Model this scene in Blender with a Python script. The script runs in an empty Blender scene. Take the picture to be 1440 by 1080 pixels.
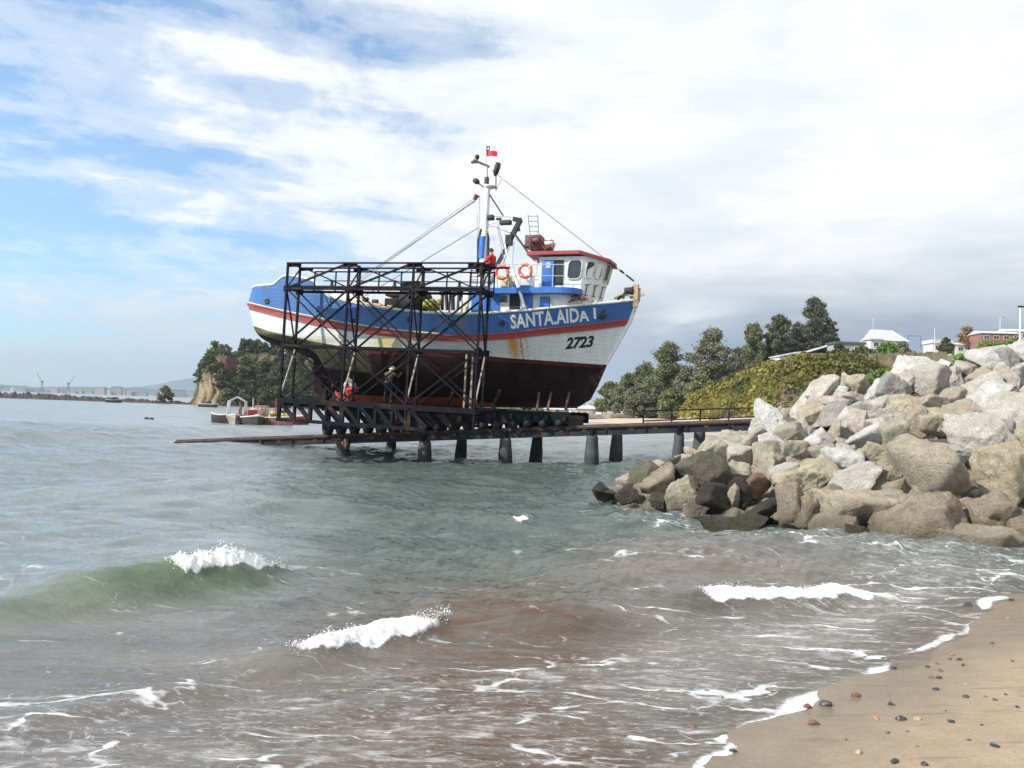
import bpy, bmesh, math, random
import numpy as np
from mathutils import Vector, Matrix
from mathutils.bvhtree import BVHTree
random.seed(7); rng = np.random.default_rng(7)
SC = bpy.context.scene
COL = SC.collection
R = math.radians

# ------------------------------------------------------------------ camera
HC = 2.6; FPX = 1100.0
PITCH = math.atan(34/1100); ROLL = R(2.0)
_f = Vector((0, math.cos(PITCH), math.sin(PITCH)))
_u0 = Vector((0, -math.sin(PITCH), math.cos(PITCH))); _r0 = Vector((1, 0, 0))
_r = _r0*math.cos(ROLL) + _u0*math.sin(ROLL)
_u = _u0*math.cos(ROLL) - _r0*math.sin(ROLL)
cam_d = bpy.data.cameras.new('camera'); cam = bpy.data.objects.new('camera', cam_d); COL.objects.link(cam)
cam_d.sensor_width = 36; cam_d.lens = 36*FPX/1440; cam_d.clip_start = .1; cam_d.clip_end = 30000
mw = Matrix.Identity(4)
for i in range(3):
    mw[i][0] = _r[i]; mw[i][1] = _u[i]; mw[i][2] = -_f[i]
mw[2][3] = HC
cam.matrix_world = mw
SC.camera = cam
CAMP = Vector((0, 0, HC))
def ray(px, py): return _f*FPX + _r*(px-720) - _u*(py-540)
def G(px, py, z=0.0):                      # point of the ground plane z seen at a measured place
    d = ray(px, py); t = (z-HC)/d.z; return CAMP + d*t
def P(px, py, Y):                          # point at forward distance Y
    d = ray(px, py); return CAMP + d*(Y/d.y)

# ------------------------------------------------------------------ sun, sky
SUNV = Vector((-.80, -.36, .66)).normalized()
sd_ = bpy.data.lights.new('sun', 'SUN'); sun = bpy.data.objects.new('sun', sd_); COL.objects.link(sun)
sd_.energy = 5.0; sd_.angle = R(.6); sd_.color = (1, .94, .85)
sun.rotation_euler = (-SUNV).to_track_quat('-Z', 'Y').to_euler()
W = bpy.data.worlds.new('World'); SC.world = W; W.use_nodes = True
nt = W.node_tree; nt.nodes.clear(); N = nt.nodes; LK = nt.links.new
def nd(nt, t, **k):
    n = nt.nodes.new(t)
    for a, b in k.items():
        if a == 'inp':
            for i, v in b.items(): n.inputs[i].default_value = v
        else: setattr(n, a, b)
    return n
def mth(nt, op, a, b=None, c=None, clamp=False):
    n = nt.nodes.new('ShaderNodeMath'); n.operation = op; n.use_clamp = clamp
    for i, v in enumerate((a, b, c)):
        if v is None: continue
        if isinstance(v, (int, float)): n.inputs[i].default_value = v
        else: nt.links.new(v, n.inputs[i])
    return n.outputs[0]
def ramp(nt, fac, stops, interp='LINEAR'):
    n = nt.nodes.new('ShaderNodeValToRGB'); n.color_ramp.interpolation = interp
    el = n.color_ramp.elements
    while len(el) < len(stops): el.new(.5)
    for e, (p, c) in zip(el, stops):
        e.position = p; e.color = (c, c, c, 1) if isinstance(c, (int, float)) else (*c, 1)
    nt.links.new(fac, n.inputs[0]); return n.outputs[0]
def mixc(nt, fac, a, b, mode='MIX'):
    n = nt.nodes.new('ShaderNodeMix'); n.data_type = 'RGBA'; n.blend_type = mode
    for s, v in ((n.inputs[0], fac), (n.inputs[6], a), (n.inputs[7], b)):
        if isinstance(v, (int, float)): s.default_value = v
        elif isinstance(v, tuple): s.default_value = (*v[:3], 1)
        else: nt.links.new(v, s)
    return n.outputs[2]
def noise(nt, vec, scale, detail=4, rough=.55, dist=0.0):
    n = nt.nodes.new('ShaderNodeTexNoise'); n.inputs['Scale'].default_value = scale
    n.inputs['Detail'].default_value = detail; n.inputs['Roughness'].default_value = rough; n.inputs['Distortion'].default_value = dist
    if vec is not None: nt.links.new(vec, n.inputs['Vector'])
    return n.outputs[0]
def gauss(nt, a, c, w):
    t = mth(nt, 'DIVIDE', mth(nt, 'SUBTRACT', a, c), w); t = mth(nt, 'MULTIPLY', t, t)
    return mth(nt, 'POWER', 2.718, mth(nt, 'MULTIPLY', t, -1.0))
sky = nd(nt, 'ShaderNodeTexSky', sky_type='NISHITA', sun_disc=False, sun_elevation=math.asin(SUNV.z),
         sun_rotation=math.atan2(SUNV.x, SUNV.y), air_density=1.0, dust_density=.4, ozone_density=1.5)
tc = nd(nt, 'ShaderNodeTexCoord'); sp = nd(nt, 'ShaderNodeSeparateXYZ'); LK(tc.outputs['Generated'], sp.inputs[0])
X, Y, Z = sp.outputs
zz = mth(nt, 'MAXIMUM', Z, 0.0)
den = mth(nt, 'ADD', zz, .16)
cv = nd(nt, 'ShaderNodeCombineXYZ'); LK(mth(nt, 'DIVIDE', X, den), cv.inputs[0]); LK(mth(nt, 'DIVIDE', Y, den), cv.inputs[1])
cn = noise(nt, cv.outputs[0], 1.5, 9, .60, .35)
cn2 = noise(nt, cv.outputs[0], .45, 3, .5, .0)
ws = nd(nt, 'ShaderNodeMapping', inp={3: (1, 1, 1)}); ws.vector_type = 'POINT'
ws.inputs['Scale'].default_value = (3.2, 3.2, 22); LK(tc.outputs['Generated'], ws.inputs[0])
cn3 = noise(nt, ws.outputs[0], 1.0, 5, .55, .3)
el_ = Z
# where the blue shows: measured in direction (x = azimuth, z = height)
def blob(x, z, wx, wz, a):
    return mth(nt, 'MULTIPLY', mth(nt, 'MULTIPLY', gauss(nt, X, x, wx), gauss(nt, el_, z, wz)), a)
bias = mth(nt, 'ADD', mth(nt, 'MULTIPLY', X, .95), mth(nt, 'ADD', .30, mth(nt, 'MULTIPLY', mth(nt, 'MAXIMUM', X, 0.0), 1.4)))
for b in ((-.50, .19, .17, .040, -.42), (-.42, .27, .10, .022, -.36), (-.55, .42, .24, .022, -.22), (-.16, .415, .14, .02, -.28),
          (-.57, .20, .04, .035, .30), (-.38, .09, .16, .05, .34), (-.30, .31, .20, .02, .14), (-.3, .48, .5, .05, .14), (-.45, .03, .3, .03, .10), (.1, .2, .25, .12, .18), (-.38,.205,.07,.008,.25)):
    bias = mth(nt, 'ADD', bias, blob(*b))
cn4 = noise(nt, cv.outputs[0], 7.5, 6, .62, .5)
mixn = mth(nt, 'ADD', mth(nt, 'ADD', mth(nt, 'MULTIPLY', cn, .44), mth(nt, 'MULTIPLY', cn4, .18)), mth(nt, 'ADD', mth(nt, 'MULTIPLY', cn3, .28), mth(nt, 'MULTIPLY', cn2, .10)))
cl = mth(nt, 'ADD', mth(nt, 'MULTIPLY', mth(nt, 'SUBTRACT', mixn, .5), 4.2), mth(nt, 'ADD', bias, .5))
cf = ramp(nt, cl, [(.10, .12), (.40, .48), (.72, .92), (1, 1)], 'EASE')
# grey rain band low on the right, under the white cloud
nb = mth(nt, 'ADD', mth(nt, 'MULTIPLY', mth(nt, 'SUBTRACT', cn3, .5), .10), mth(nt, 'MULTIPLY', mth(nt, 'SUBTRACT', cn, .5), .06))
zb = mth(nt, 'ADD', Z, nb)
band = ramp(nt, zb, [(.0, .75), (.035, 1.0), (.10, .95), (.145, .60), (.20, .12), (.26, 0)], 'EASE')
side = ramp(nt, mth(nt, 'ADD', X, mth(nt, 'MULTIPLY', nb, .8)), [(.04, 0.0), (.16, .70), (.30, 1), (1, 1)], 'EASE')
bf = mth(nt, 'MULTIPLY', band, side)
gap = mth(nt, 'MULTIPLY', gauss(nt, mth(nt, 'ADD', X, mth(nt,'MULTIPLY',nb,1.5)), .215, .06), gauss(nt, zb, .122, .018)); bf = mth(nt, 'MULTIPLY', bf, mth(nt, 'SUBTRACT', 1, mth(nt, 'MULTIPLY', gap, .95), clamp=True))
white = ramp(nt, mth(nt, 'ADD', mth(nt, 'MULTIPLY', cn, .7), mth(nt, 'MULTIPLY', cn3, .3)), [(.28, (.72, .79, .86)), (.44, (.84, .88, .91)), (.56, (1.0, 1.0, 1.0))])
white = mixc(nt, ramp(nt, Z, [(0, .9), (.07, .55), (.16, 0)]), white, (.50, .62, .76))
bandc = ramp(nt, zb, [(0, (.42, .54, .68)), (.045, (.25, .33, .46)), (.10, (.27, .33, .43)), (.14, (.42, .46, .53)), (.20, (.76, .79, .83))])
ccol = mixc(nt, bf, white, bandc)
cf2 = mth(nt, 'MAXIMUM', cf, bf)
b1 = nd(nt, 'ShaderNodeBackground'); LK(mixc(nt, 1.0, sky.outputs[0], (.66, .97, 1.14), 'MULTIPLY'), b1.inputs[0]); b1.inputs[1].default_value = .15
b2 = nd(nt, 'ShaderNodeBackground'); LK(ccol, b2.inputs[0]); b2.inputs[1].default_value = .90
ms = nd(nt, 'ShaderNodeMixShader'); LK(cf2, ms.inputs[0]); LK(b1.outputs[0], ms.inputs[1]); LK(b2.outputs[0], ms.inputs[2])
wo = nd(nt, 'ShaderNodeOutputWorld'); LK(ms.outputs[0], wo.inputs[0])
SC.view_settings.view_transform = 'Standard'; SC.view_settings.look = 'None'
SC.view_settings.exposure = 0.32; SC.view_settings.gamma = 1.0
SC.cycles.max_bounces = 6; SC.cycles.volume_bounces = 0

# ------------------------------------------------------------------ helpers
def vnoise(p, seed=0):
    """value noise, p (n,3) -> (n,) in 0..1"""
    i = np.floor(p).astype(np.int64); f = p-i; f = f*f*(3-2*f)
    def h(a):
        v = (a[:, 0]*374761393 + a[:, 1]*668265263 + a[:, 2]*2147483647 + seed*1274126177) & 0xffffffff
        v = ((v ^ (v >> 13))*1274126177) & 0xffffffff
        return ((v ^ (v >> 16)) & 0xffff)/65535.0
    r = 0
    for dx in (0, 1):
        for dy in (0, 1):
            for dz in (0, 1):
                w = (f[:, 0] if dx else 1-f[:, 0])*(f[:, 1] if dy else 1-f[:, 1])*(f[:, 2] if dz else 1-f[:, 2])
                r = r + w*h(i+np.array([dx, dy, dz]))
    return r
def fbm(p, o=4, seed=0):
    p = np.asarray(p, float)
    if p.shape[1] == 2: p = np.c_[p, np.zeros(len(p))]
    s = 0; a = .5; t = 0
    for k in range(o):
        s = s + a*vnoise(p*(2**k)+k*17.3, seed+k); t += a; a *= .5
    return s/t
def tag(o, label=None, cat=None, group=None, kind=None):
    if label: o['label'] = label
    if cat: o['category'] = cat
    if group: o['group'] = group
    if kind: o['kind'] = kind
    return o
def empty(name, loc, rz=0, label=None, cat=None, group=None, parent=None):
    o = bpy.data.objects.new(name, None); COL.objects.link(o); o.location = loc; o.rotation_euler = (0, 0, rz)
    o.empty_display_size = .1
    if parent: o.parent = parent
    return tag(o, label, cat, group)
def npmesh(name, V, F, mats, parent=None, smooth=True, mi=None, attrs=None, cattrs=None):
    me = bpy.data.meshes.new(name); V = np.asarray(V, np.float32); F = np.asarray(F, np.int32)
    n = F.shape[1]
    me.vertices.add(len(V)); me.vertices.foreach_set('co', V.ravel())
    me.loops.add(F.size); me.loops.foreach_set('vertex_index', F.ravel())
    me.polygons.add(len(F)); me.polygons.foreach_set('loop_start', np.arange(0, F.size, n, dtype=np.int32))
    me.polygons.foreach_set('loop_total', np.full(len(F), n, np.int32))
    if mi is not None: me.polygons.foreach_set('material_index', np.asarray(mi, np.int32))
    me.polygons.foreach_set('use_smooth', np.full(len(F), smooth))
    for m in (mats if isinstance(mats, (list, tuple)) else [mats]): me.materials.append(m)
    for k, v in (attrs or {}).items():
        a = me.attributes.new(k, 'FLOAT', 'POINT'); a.data.foreach_set('value', np.asarray(v, np.float32))
    for k, v in (cattrs or {}).items():
        a = me.color_attributes.new(k, 'FLOAT_COLOR', 'POINT'); v = np.c_[v, np.ones(len(v))]; a.data.foreach_set('color', v.astype(np.float32).ravel())
    me.update(calc_edges=True)
    o = bpy.data.objects.new(name, me); COL.objects.link(o)
    if parent: o.parent = parent
    return o
class MB:
    def __init__(s): s.v = []; s.f = []; s.m = []; s.sm = []
    def add(s, V, F, m=0, sm=False):
        b = len(s.v); s.v += [tuple(v) for v in V]; s.f += [tuple(b+i for i in f) for f in F]; s.m += [m]*len(F); s.sm += [sm]*len(F); return s
    def box(s, c, d, rz=0, m=0, M=None, bev=0):
        hx, hy, hz = d[0]/2, d[1]/2, d[2]/2; c = Vector(c)
        Q = M if M is not None else Matrix.Rotation(rz, 3, 'Z')
        if bev:
            bm = bmesh.new(); bmesh.ops.create_cube(bm, size=1)
            for v in bm.verts: v.co = Vector((v.co.x*d[0], v.co.y*d[1], v.co.z*d[2]))
            bmesh.ops.bevel(bm, geom=bm.edges[:], offset=bev, segments=2, affect='EDGES', profile=.6)
            bm.verts.index_update()
            V = [c+Q@v.co for v in bm.verts]; F = [tuple(v.index for v in f.verts) for f in bm.faces]; bm.free()
            return s.add(V, F, m, True)
        V = [c + Q@Vector((x*hx, y*hy, z*hz)) for x in (-1, 1) for y in (-1, 1) for z in (-1, 1)]
        return s.add(V, [(0, 1, 3, 2), (4, 6, 7, 5), (0, 4, 5, 1), (2, 3, 7, 6), (0, 2, 6, 4), (1, 5, 7, 3)], m)
    def bar(s, a, b, w, h=None, m=0, up=(0, 0, 1)):
        a = Vector(a); b = Vector(b); d = (b-a); L = d.length
        if L < 1e-6: return s
        d /= L; up = Vector(up)
        if abs(d.dot(up)) > .98: up = Vector((0, 1, 0))
        sx = d.cross(up).normalized(); uz = sx.cross(d)
        M = Matrix((d, sx, uz)).transposed()
        return s.box((a+b)/2, (L, w, h or w), m=m, M=M)
    def tube(s, pts, r, n=8, m=0, cap=True, closed=False):
        pts = [Vector(p) for p in pts]; K = len(pts); rs = r if isinstance(r, (list, tuple)) else [r]*K
        V = []; F = []; ref = None
        for i, p in enumerate(pts):
            if closed: t = pts[(i+1) % K]-pts[i-1]
            else: t = pts[min(i+1, K-1)]-pts[max(i-1, 0)]
            t.normalize()
            if ref is None: ref = t.orthogonal().normalized()
            else: ref = (ref - t*ref.dot(t)).normalized()
            q = t.cross(ref)
            for k in range(n):
                a = 2*math.pi*k/n; V.append(p + (ref*math.cos(a)+q*math.sin(a))*rs[i])
        for i in range(K if closed else K-1):
            j = (i+1) % K
            for k in range(n): F.append((i*n+k, i*n+(k+1) % n, j*n+(k+1) % n, j*n+k))
        s.add(V, F, m, True)
        if cap and not closed:
            s.add(V[:n], [tuple(range(n))[::-1]], m); s.add(V[-n:], [tuple(range(n))], m)
        return s
    def lathe(s, prof, c, n=16, m=0, M=None):
        c = Vector(c); V = []; F = []
        for r, z in prof:
            for k in range(n):
                a = 2*math.pi*k/n; v = Vector((r*math.cos(a), r*math.sin(a), z)); V.append(c+(M@v if M else v))
        for i in range(len(prof)-1):
            for k in range(n): F.append((i*n+k, i*n+(k+1) % n, (i+1)*n+(k+1) % n, (i+1)*n+k))
        return s.add(V, F, m, True)
    def prism(s, pts, a0, a1, ax='z', m=0):
        """pts 2D outline (ccw) extruded along an axis a0..a1; ax names extrude axis"""
        def mk(p, q): return (p[0], p[1], q) if ax == 'z' else ((p[0], q, p[1]) if ax == 'y' else (q, p[0], p[1]))
        n = len(pts); V = [mk(p, a0) for p in pts]+[mk(p, a1) for p in pts]
        F = [tuple(range(n))[::-1], tuple(range(n, 2*n))]+[(i, (i+1) % n, n+(i+1) % n, n+i) for i in range(n)]
        return s.add(V, F, m)
    def build(s, name, mats, parent=None):
        me = bpy.data.meshes.new(name); me.from_pydata([tuple(v) for v in s.v], [], s.f)
        for m in (mats if isinstance(mats, (list, tuple)) else [mats]): me.materials.append(m)
        me.polygons.foreach_set('material_index', s.m); me.polygons.foreach_set('use_smooth', s.sm)
        bm = bmesh.new(); bm.from_mesh(me); bmesh.ops.recalc_face_normals(bm, faces=bm.faces[:]); bm.to_mesh(me); bm.free()
        o = bpy.data.objects.new(name, me); COL.objects.link(o)
        if parent: o.parent = parent
        return o
def copy_tree(o, parent=None):
    c = o.copy(); COL.objects.link(c)
    if parent: c.parent = parent; c.matrix_parent_inverse = o.matrix_parent_inverse.copy()
    for ch in [x for x in bpy.data.objects if x.parent is o]: copy_tree(ch, c)
    return c
# ------------------------------------------------------------------ materials
def M(name, col, rough=.8, var=.18, scale=3, bump=0, bscale=30, metal=0, col2=None, c2scale=1.2, c2lo=.5, c2hi=.62, spec=.5, attr=None, coat=0, trans=0):
    m = bpy.data.materials.new(name); m.use_nodes = True; t = m.node_tree; b = t.nodes['Principled BSDF']
    tc = t.nodes.new('ShaderNodeTexCoord'); v = tc.outputs['Object']
    n = noise(t, v, scale, 5)
    c = mixc(t, ramp(t, n, [(.3, 0), (.7, 1)]), tuple(x*(1-var) for x in col), tuple(min(1, x*(1+var)) for x in col))
    if col2: c = mixc(t, ramp(t, noise(t, v, c2scale, 6, .6), [(c2lo, 0), (c2hi, 1)]), c, col2)
    if attr:
        a = t.nodes.new('ShaderNodeAttribute'); a.attribute_name = attr; c = mixc(t, 1.0, c, a.outputs[0], 'MULTIPLY')
    t.links.new(c, b.inputs['Base Color']); b.inputs['Roughness'].default_value = rough; b.inputs['Metallic'].default_value = metal
    b.inputs['Specular IOR Level'].default_value = spec
    if bump:
        bn = t.nodes.new('ShaderNodeBump'); bn.inputs['Strength'].default_value = bump; bn.inputs['Distance'].default_value = .02
        t.links.new(noise(t, v, bscale, 5), bn.inputs['Height']); t.links.new(bn.outputs[0], b.inputs['Normal'])
    return m
# ------------------------------------------------------------------ terrain description
def sstep(x): x = np.clip(x, 0, 1); return x*x*(3-2*x)
TOE = [(840, 702), (900, 714), (960, 724), (1000, 738), (1100, 750), (1180, 762), (1250, 775), (1350, 781), (1440, 785), (1640, 800), (2100, 830)]
CREST = [(840, 690, 23.0), (900, 655, 24.5), (950, 640, 25.5), (1000, 612, 27), (1040, 602, 28), (1080, 580, 28.5), (1130, 556, 28.5), (1200, 548, 28), (1280, 522, 27), (1340, 516, 27), (1400, 498, 26), (1440, 496, 26), (1640, 470, 25), (2100, 440, 23)]
tk = []; td = []
for px, py in TOE: g = G(px, py); tk.append(g.x/g.y); td.append(g.y)
ck = []; cd = []; cz = []
for px, py, D in CREST: g = P(px, py, D); ck.append(g.x/g.y); cd.append(D); cz.append(g.z)
def toeD(k): return np.interp(k, tk, td)
def crestD(k): return np.interp(k, ck, cd)
def crestZ(k): return np.interp(k, ck, cz)
def rock_point(px, py):
    d = ray(px, py); k = d.x/d.y; m = -d.z/d.y
    Dt, Dc, Zc = float(toeD(k)), float(crestD(k)), float(crestZ(k))
    s = (HC-m*Dt)/(Zc+m*(Dc-Dt)); s = max(-.06, min(1.0, s)); D = Dt+s*(Dc-Dt)
    return P(px, py, D), s
SH = [G(px, py) for px, py in ((1000, 1080), (1062, 1036), (1130, 1010), (1190, 976), (1262, 938), (1335, 902), (1382, 868), (1404, 846), (1440, 842))]
a = SH[0]-(SH[1]-SH[0]).normalized()*14; SH = [a]+SH
SH += [SH[-1]+Vector((3, 1.2, 0)), SH[-1]+Vector((14, 4.5, 0))]
SHP = np.array([(p.x, p.y) for p in SH])
def seg_dist(p, L):
    """signed distance to polyline L (left of direction = positive) and parameter along (length)"""
    best = np.full(len(p), 1e9); sg = np.zeros(len(p)); tt = np.zeros(len(p)); acc = 0
    for i in range(len(L)-1):
        a, b = L[i], L[i+1]; d = b-a; l = np.hypot(*d); u = d/l; q = p-a
        t = np.clip(q@u, 0, l); c = q-np.outer(t, u); dist = np.hypot(c[:, 0], c[:, 1])
        cr = u[0]*q[:, 1]-u[1]*q[:, 0]
        m = dist < best; best[m] = dist[m]; sg[m] = np.sign(cr[m]); tt[m] = acc+t[m]; acc += l
    return best*np.where(sg == 0, 1, sg), tt
def beach_sd(p): return -seg_dist(p, SHP)[0]
def KK(px): return (px-720)/FPX
LS_k = [KK(x) for x in (-900, 500, 780, 830, 900, 1000, 1060, 1100)]
LS_d = [9000, 9000, 330, 190, 165, 150, 140, 120]
HL_px = (780, 850, 950, 980, 1000, 1050, 1080, 1130, 1200, 1260, 1320, 1440, 1640)
HL_z1 = (2.2, 2.4, 3.0, 4.4, 6.2, 9.6, 11.2, 12.0, 12.6, 11.8, 13.5, 16, 18)       # at ~160 m
HL_z2 = (2.6, 2.8, 3.6, 5.5, 8.6, 14.6, 16.6, 18.4, 20.4, 21.0, 22.0, 24.0, 27)      # at ~236 m
HL_k = [KK(x) for x in HL_px]
def ground_z(p):
    x, y = p[:, 0], p[:, 1]; yy = np.maximum(y, .5); k = x/yy
    sd = beach_sd(p)
    zb = np.where(sd > 0, .085*sd+.012*sd*np.clip(sd, 0, 4), .075*sd)
    zb = np.clip(zb, -3.2, 1.3)
    zb = zb+(fbm(p*.9, 3, 5)-.5)*.06+(fbm(p*np.array([2.2, 5.0]), 3, 6)-.5)*.018
    Dt, Dc, Zc = toeD(k), crestD(k), crestZ(k)
    s = (y-Dt)/(Dc-Dt)
    zr = np.clip(s, -1, 1)*Zc-.45-np.maximum(Dt-y, 0)*.45-.6*np.clip((tk[0]+.03-k)/.04, 0, 1)
    back = y-Dc
    zback_sea = Zc-.45-np.maximum(back, 0)*.9
    zback_land = Zc-.3+np.clip(back/60, 0, 1)*1.0
    zr = np.where(back > 0, np.where(k > .40, zback_land, np.where(k > .34, zback_land+(zback_sea-zback_land)*(.40-k)/.06, zback_sea)), zr)
    on = (k > tk[0]-.01) & (y > 3)
    zr = np.where(on & (s > -1.2) & (y < 400), zr, -9)
    z = np.maximum(zb, np.maximum(zr, -3.2))
    # far shore on the right
    Ds = np.interp(k, LS_k, LS_d)
    zl = np.clip((y-Ds)/80*2.6, -3.2, 2.6)
    h1 = np.interp(k, HL_k, HL_z1); h2 = np.interp(k, HL_k, HL_z2)
    up = sstep((y-(Ds+2))/26)
    hill = h1*up + (h2-h1)*sstep((y-165)/60)
    zl = np.where(k > KK(950), np.maximum(zl, hill*np.clip((k-KK(940))/.03, 0, 1)), zl)
    zl = np.where((y > 400), np.minimum(zl, 40), zl)
    zl = zl+(fbm(p*.08, 4, 9)-.5)*np.where(zl > 3, 1.6, 0)
    z = np.where((k > KK(790)) & (y > 60), np.maximum(z, zl), z)
    return z
def gz(x, y): return float(ground_z(np.array([[x, y]]))[0])
def polar(r0, r1, ratio, angs):
    n = int(math.log(r1/r0)/math.log(ratio))+1
    r = r0*ratio**np.arange(n+1); A, Rr = np.meshgrid(angs, r)
    x = Rr*np.sin(A); y = Rr*np.cos(A); p = np.c_[x.ravel(), y.ravel()]
    m, c = A.shape; i = np.arange(m*c).reshape(m, c)
    F = np.stack([i[:-1, :-1], i[:-1, 1:], i[1:, 1:], i[1:, :-1]], -1).reshape(-1, 4)
    return p, F, np.hypot(p[:, 0], p[:, 1])
# ground sheet
angs = np.concatenate([np.linspace(-100, -46, 40)[:-1], np.linspace(-46, 46, 520), np.linspace(46, 100, 40)[1:]])*math.pi/180
p, F, rr = polar(1.2, 12000, 1.017, angs)
gzv = ground_z(p); sdv = beach_sd(p); kk = p[:, 0]/np.maximum(p[:, 1], .5)
n1 = fbm(p*.6, 4, 3); n2 = fbm(p*.05, 4, 4)
sand = np.array([.31, .238, .163]); dry = np.array([.34, .265, .187]); far_s = np.array([.50, .42, .32]); earth = np.array([.15, .11, .07]); grass = np.array([.12, .135, .05]); rubble = np.array([.10, .085, .07])
col = sand+(dry-sand)*np.clip((sdv-1.2+n1)/1.5, 0, 1)[:, None]
onrock = (kk > tk[0]-.02) & (p[:, 1] > toeD(kk)-.5) & (p[:, 1] < 60) & (gzv > -.9)
col[onrock] = rubble
fs = (p[:, 1] > 60); g = np.clip((n2-.42)/.16, 0, 1)[:, None]
g = np.clip(g+np.clip((kk-KK(1290))/.05, 0, .8)[:, None], 0, 1); lc = earth*(1-g)+grass*g
hillm = np.clip((gzv-3.2)/1.0, 0, 1)[:, None]
col = np.where(fs[:, None], far_s*(1-hillm)+lc*hillm, col)
wet = np.clip(1.3-(sdv+1.1*(n1-.5))/.8, 0, 1)*(~onrock)*(p[:, 1] < 40)
col = col*(1-.36*wet)[:, None]
gm = bpy.data.materials.new('ground'); gm.use_nodes = True; t = gm.node_tree; b = t.nodes['Principled BSDF']
at = nd(t, 'ShaderNodeAttribute', attribute_name='gcol'); aw = nd(t, 'ShaderNodeAttribute', attribute_name='wet')
tcg = nd(t, 'ShaderNodeTexCoord'); gn = noise(t, tcg.outputs['Object'], 30, 6, .7)
gn2 = noise(t, tcg.outputs['Object'], 3.0, 4, .6); 
gs = nd(t, 'ShaderNodeMapping'); gs.inputs['Scale'].default_value = (.7, 4, 1); gs.inputs['Rotation'].default_value = (0, 0, R(-20)); t.links.new(tcg.outputs['Object'], gs.inputs[0])
gst = noise(t, gs.outputs[0], 1.3, 4, .6, .4)
c = mixc(t, 1.0, at.outputs[0], ramp(t, gn, [(.25, (.80, .79, .78)), (.7, (1.14, 1.14, 1.13))]), 'MULTIPLY')
c = mixc(t, 1.0, c, ramp(t, gn2, [(.3, (.90, .89, .87)), (.7, (1.08, 1.08, 1.08))]), 'MULTIPLY')
c = mixc(t, ramp(t, gst, [(.55, 0), (.68, .5)]), c, (.12, .09, .07))
flk = ramp(t, noise(t, tcg.outputs['Object'], 55, 3, .8), [(.64, 0), (.70, .55)]); c = mixc(t, flk, c, (.09, .075, .06))
t.links.new(c, b.inputs['Base Color'])
t.links.new(mth(t, 'SUBTRACT', .85, mth(t, 'MULTIPLY', aw.outputs['Fac'], .62)), b.inputs['Roughness'])
bn = nd(t, 'ShaderNodeBump'); bn.inputs['Strength'].default_value = .5; bn.inputs['Distance'].default_value = .02
t.links.new(mth(t, 'ADD', mth(t, 'MULTIPLY', gn, .5), mth(t,'ADD', gn2, gst)), bn.inputs['Height']); t.links.new(bn.outputs[0], b.inputs['Normal'])
ground = npmesh('beach_sand', np.c_[p, gzv], F, gm, attrs={'wet': wet}, cattrs={'gcol': col})
tag(ground, 'tan sand beach running down into the shallows', kind='structure')

# ------------------------------------------------------------------ sea
def GP(pts, z=.15): return np.array([(G(a, b, z).x, G(a, b, z).y) for a, b in pts])
# crest polyline, height, front width, back width, foam span (0..1 along), where the height fades in/out
WAVES = [
 dict(l=GP([(-260, 838), (-120, 838), (0, 842), (90, 830), (180, 814), (260, 806), (320, 798), (385, 785), (420, 777)]), H=.37, wf=.42, wb=1.3, foam=(.61, .93), fs=.85, fade=(.0, .66, .99)),
 dict(l=GP([(250, 912), (320, 900), (400, 896), (470, 886), (550, 872), (628, 856), (700, 858), (800, 862), (900, 856), (960, 848)]), H=.20, wf=.26, wb=.6, foam=(.155, .515), fade=(.08, .25, .5, .42), fs=.95),
 dict(l=GP([(900, 850), (975, 838), (1040, 836), (1100, 834), (1180, 829), (1250, 822), (1290, 820)]), H=.17, wf=.26, wb=.6, foam=(.20, .93), fade=(.1, .3, .9)),
 dict(l=GP([(590, 742), (640, 733), (690, 724), (738, 714), (765, 710)]), H=.12, wf=.40, wb=1.0, fs=.45, foam=(.68, .88), fade=(.25, .6, .95)),
 dict(l=GP([(740, 796), (790, 782), (830, 776), (875, 776), (930, 784)]), H=.10, wf=.4, wb=.9, foam=(2, 2), fade=(.2, .5, .9)),
 dict(l=GP([(-160, 1004), (-60, 1000), (40, 985), (140, 965), (220, 948), (300, 938), (380, 925)]), H=.10, wf=.22, wb=.5, foam=(2, 2), fade=(.1, .5, .95)),
 dict(l=GP([(1000, 815), (1150, 800), (1290, 806), (1400, 806), (1560, 800)]), H=.12, wf=.3, wb=.5, foam=(2, 2), fade=(.1, .5, .95)),
 dict(l=GP([(-300, 700), (0, 690), (250, 682), (420, 676)]), H=.10, wf=1.0, wb=1.6, foam=(2, 2), fade=(.1, .5, .9)),
]
gen = np.random.default_rng(11); COMP = []
for i in range(34):
    lam = .45*1.13**i*gen.uniform(.9, 1.1)
    if lam > 16: break
    th = R(gen.normal(-62, 24)); COMP.append((lam, th, .0105*lam**.68*gen.uniform(.6, 1.2), gen.uniform(0, 6.28)))
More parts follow.
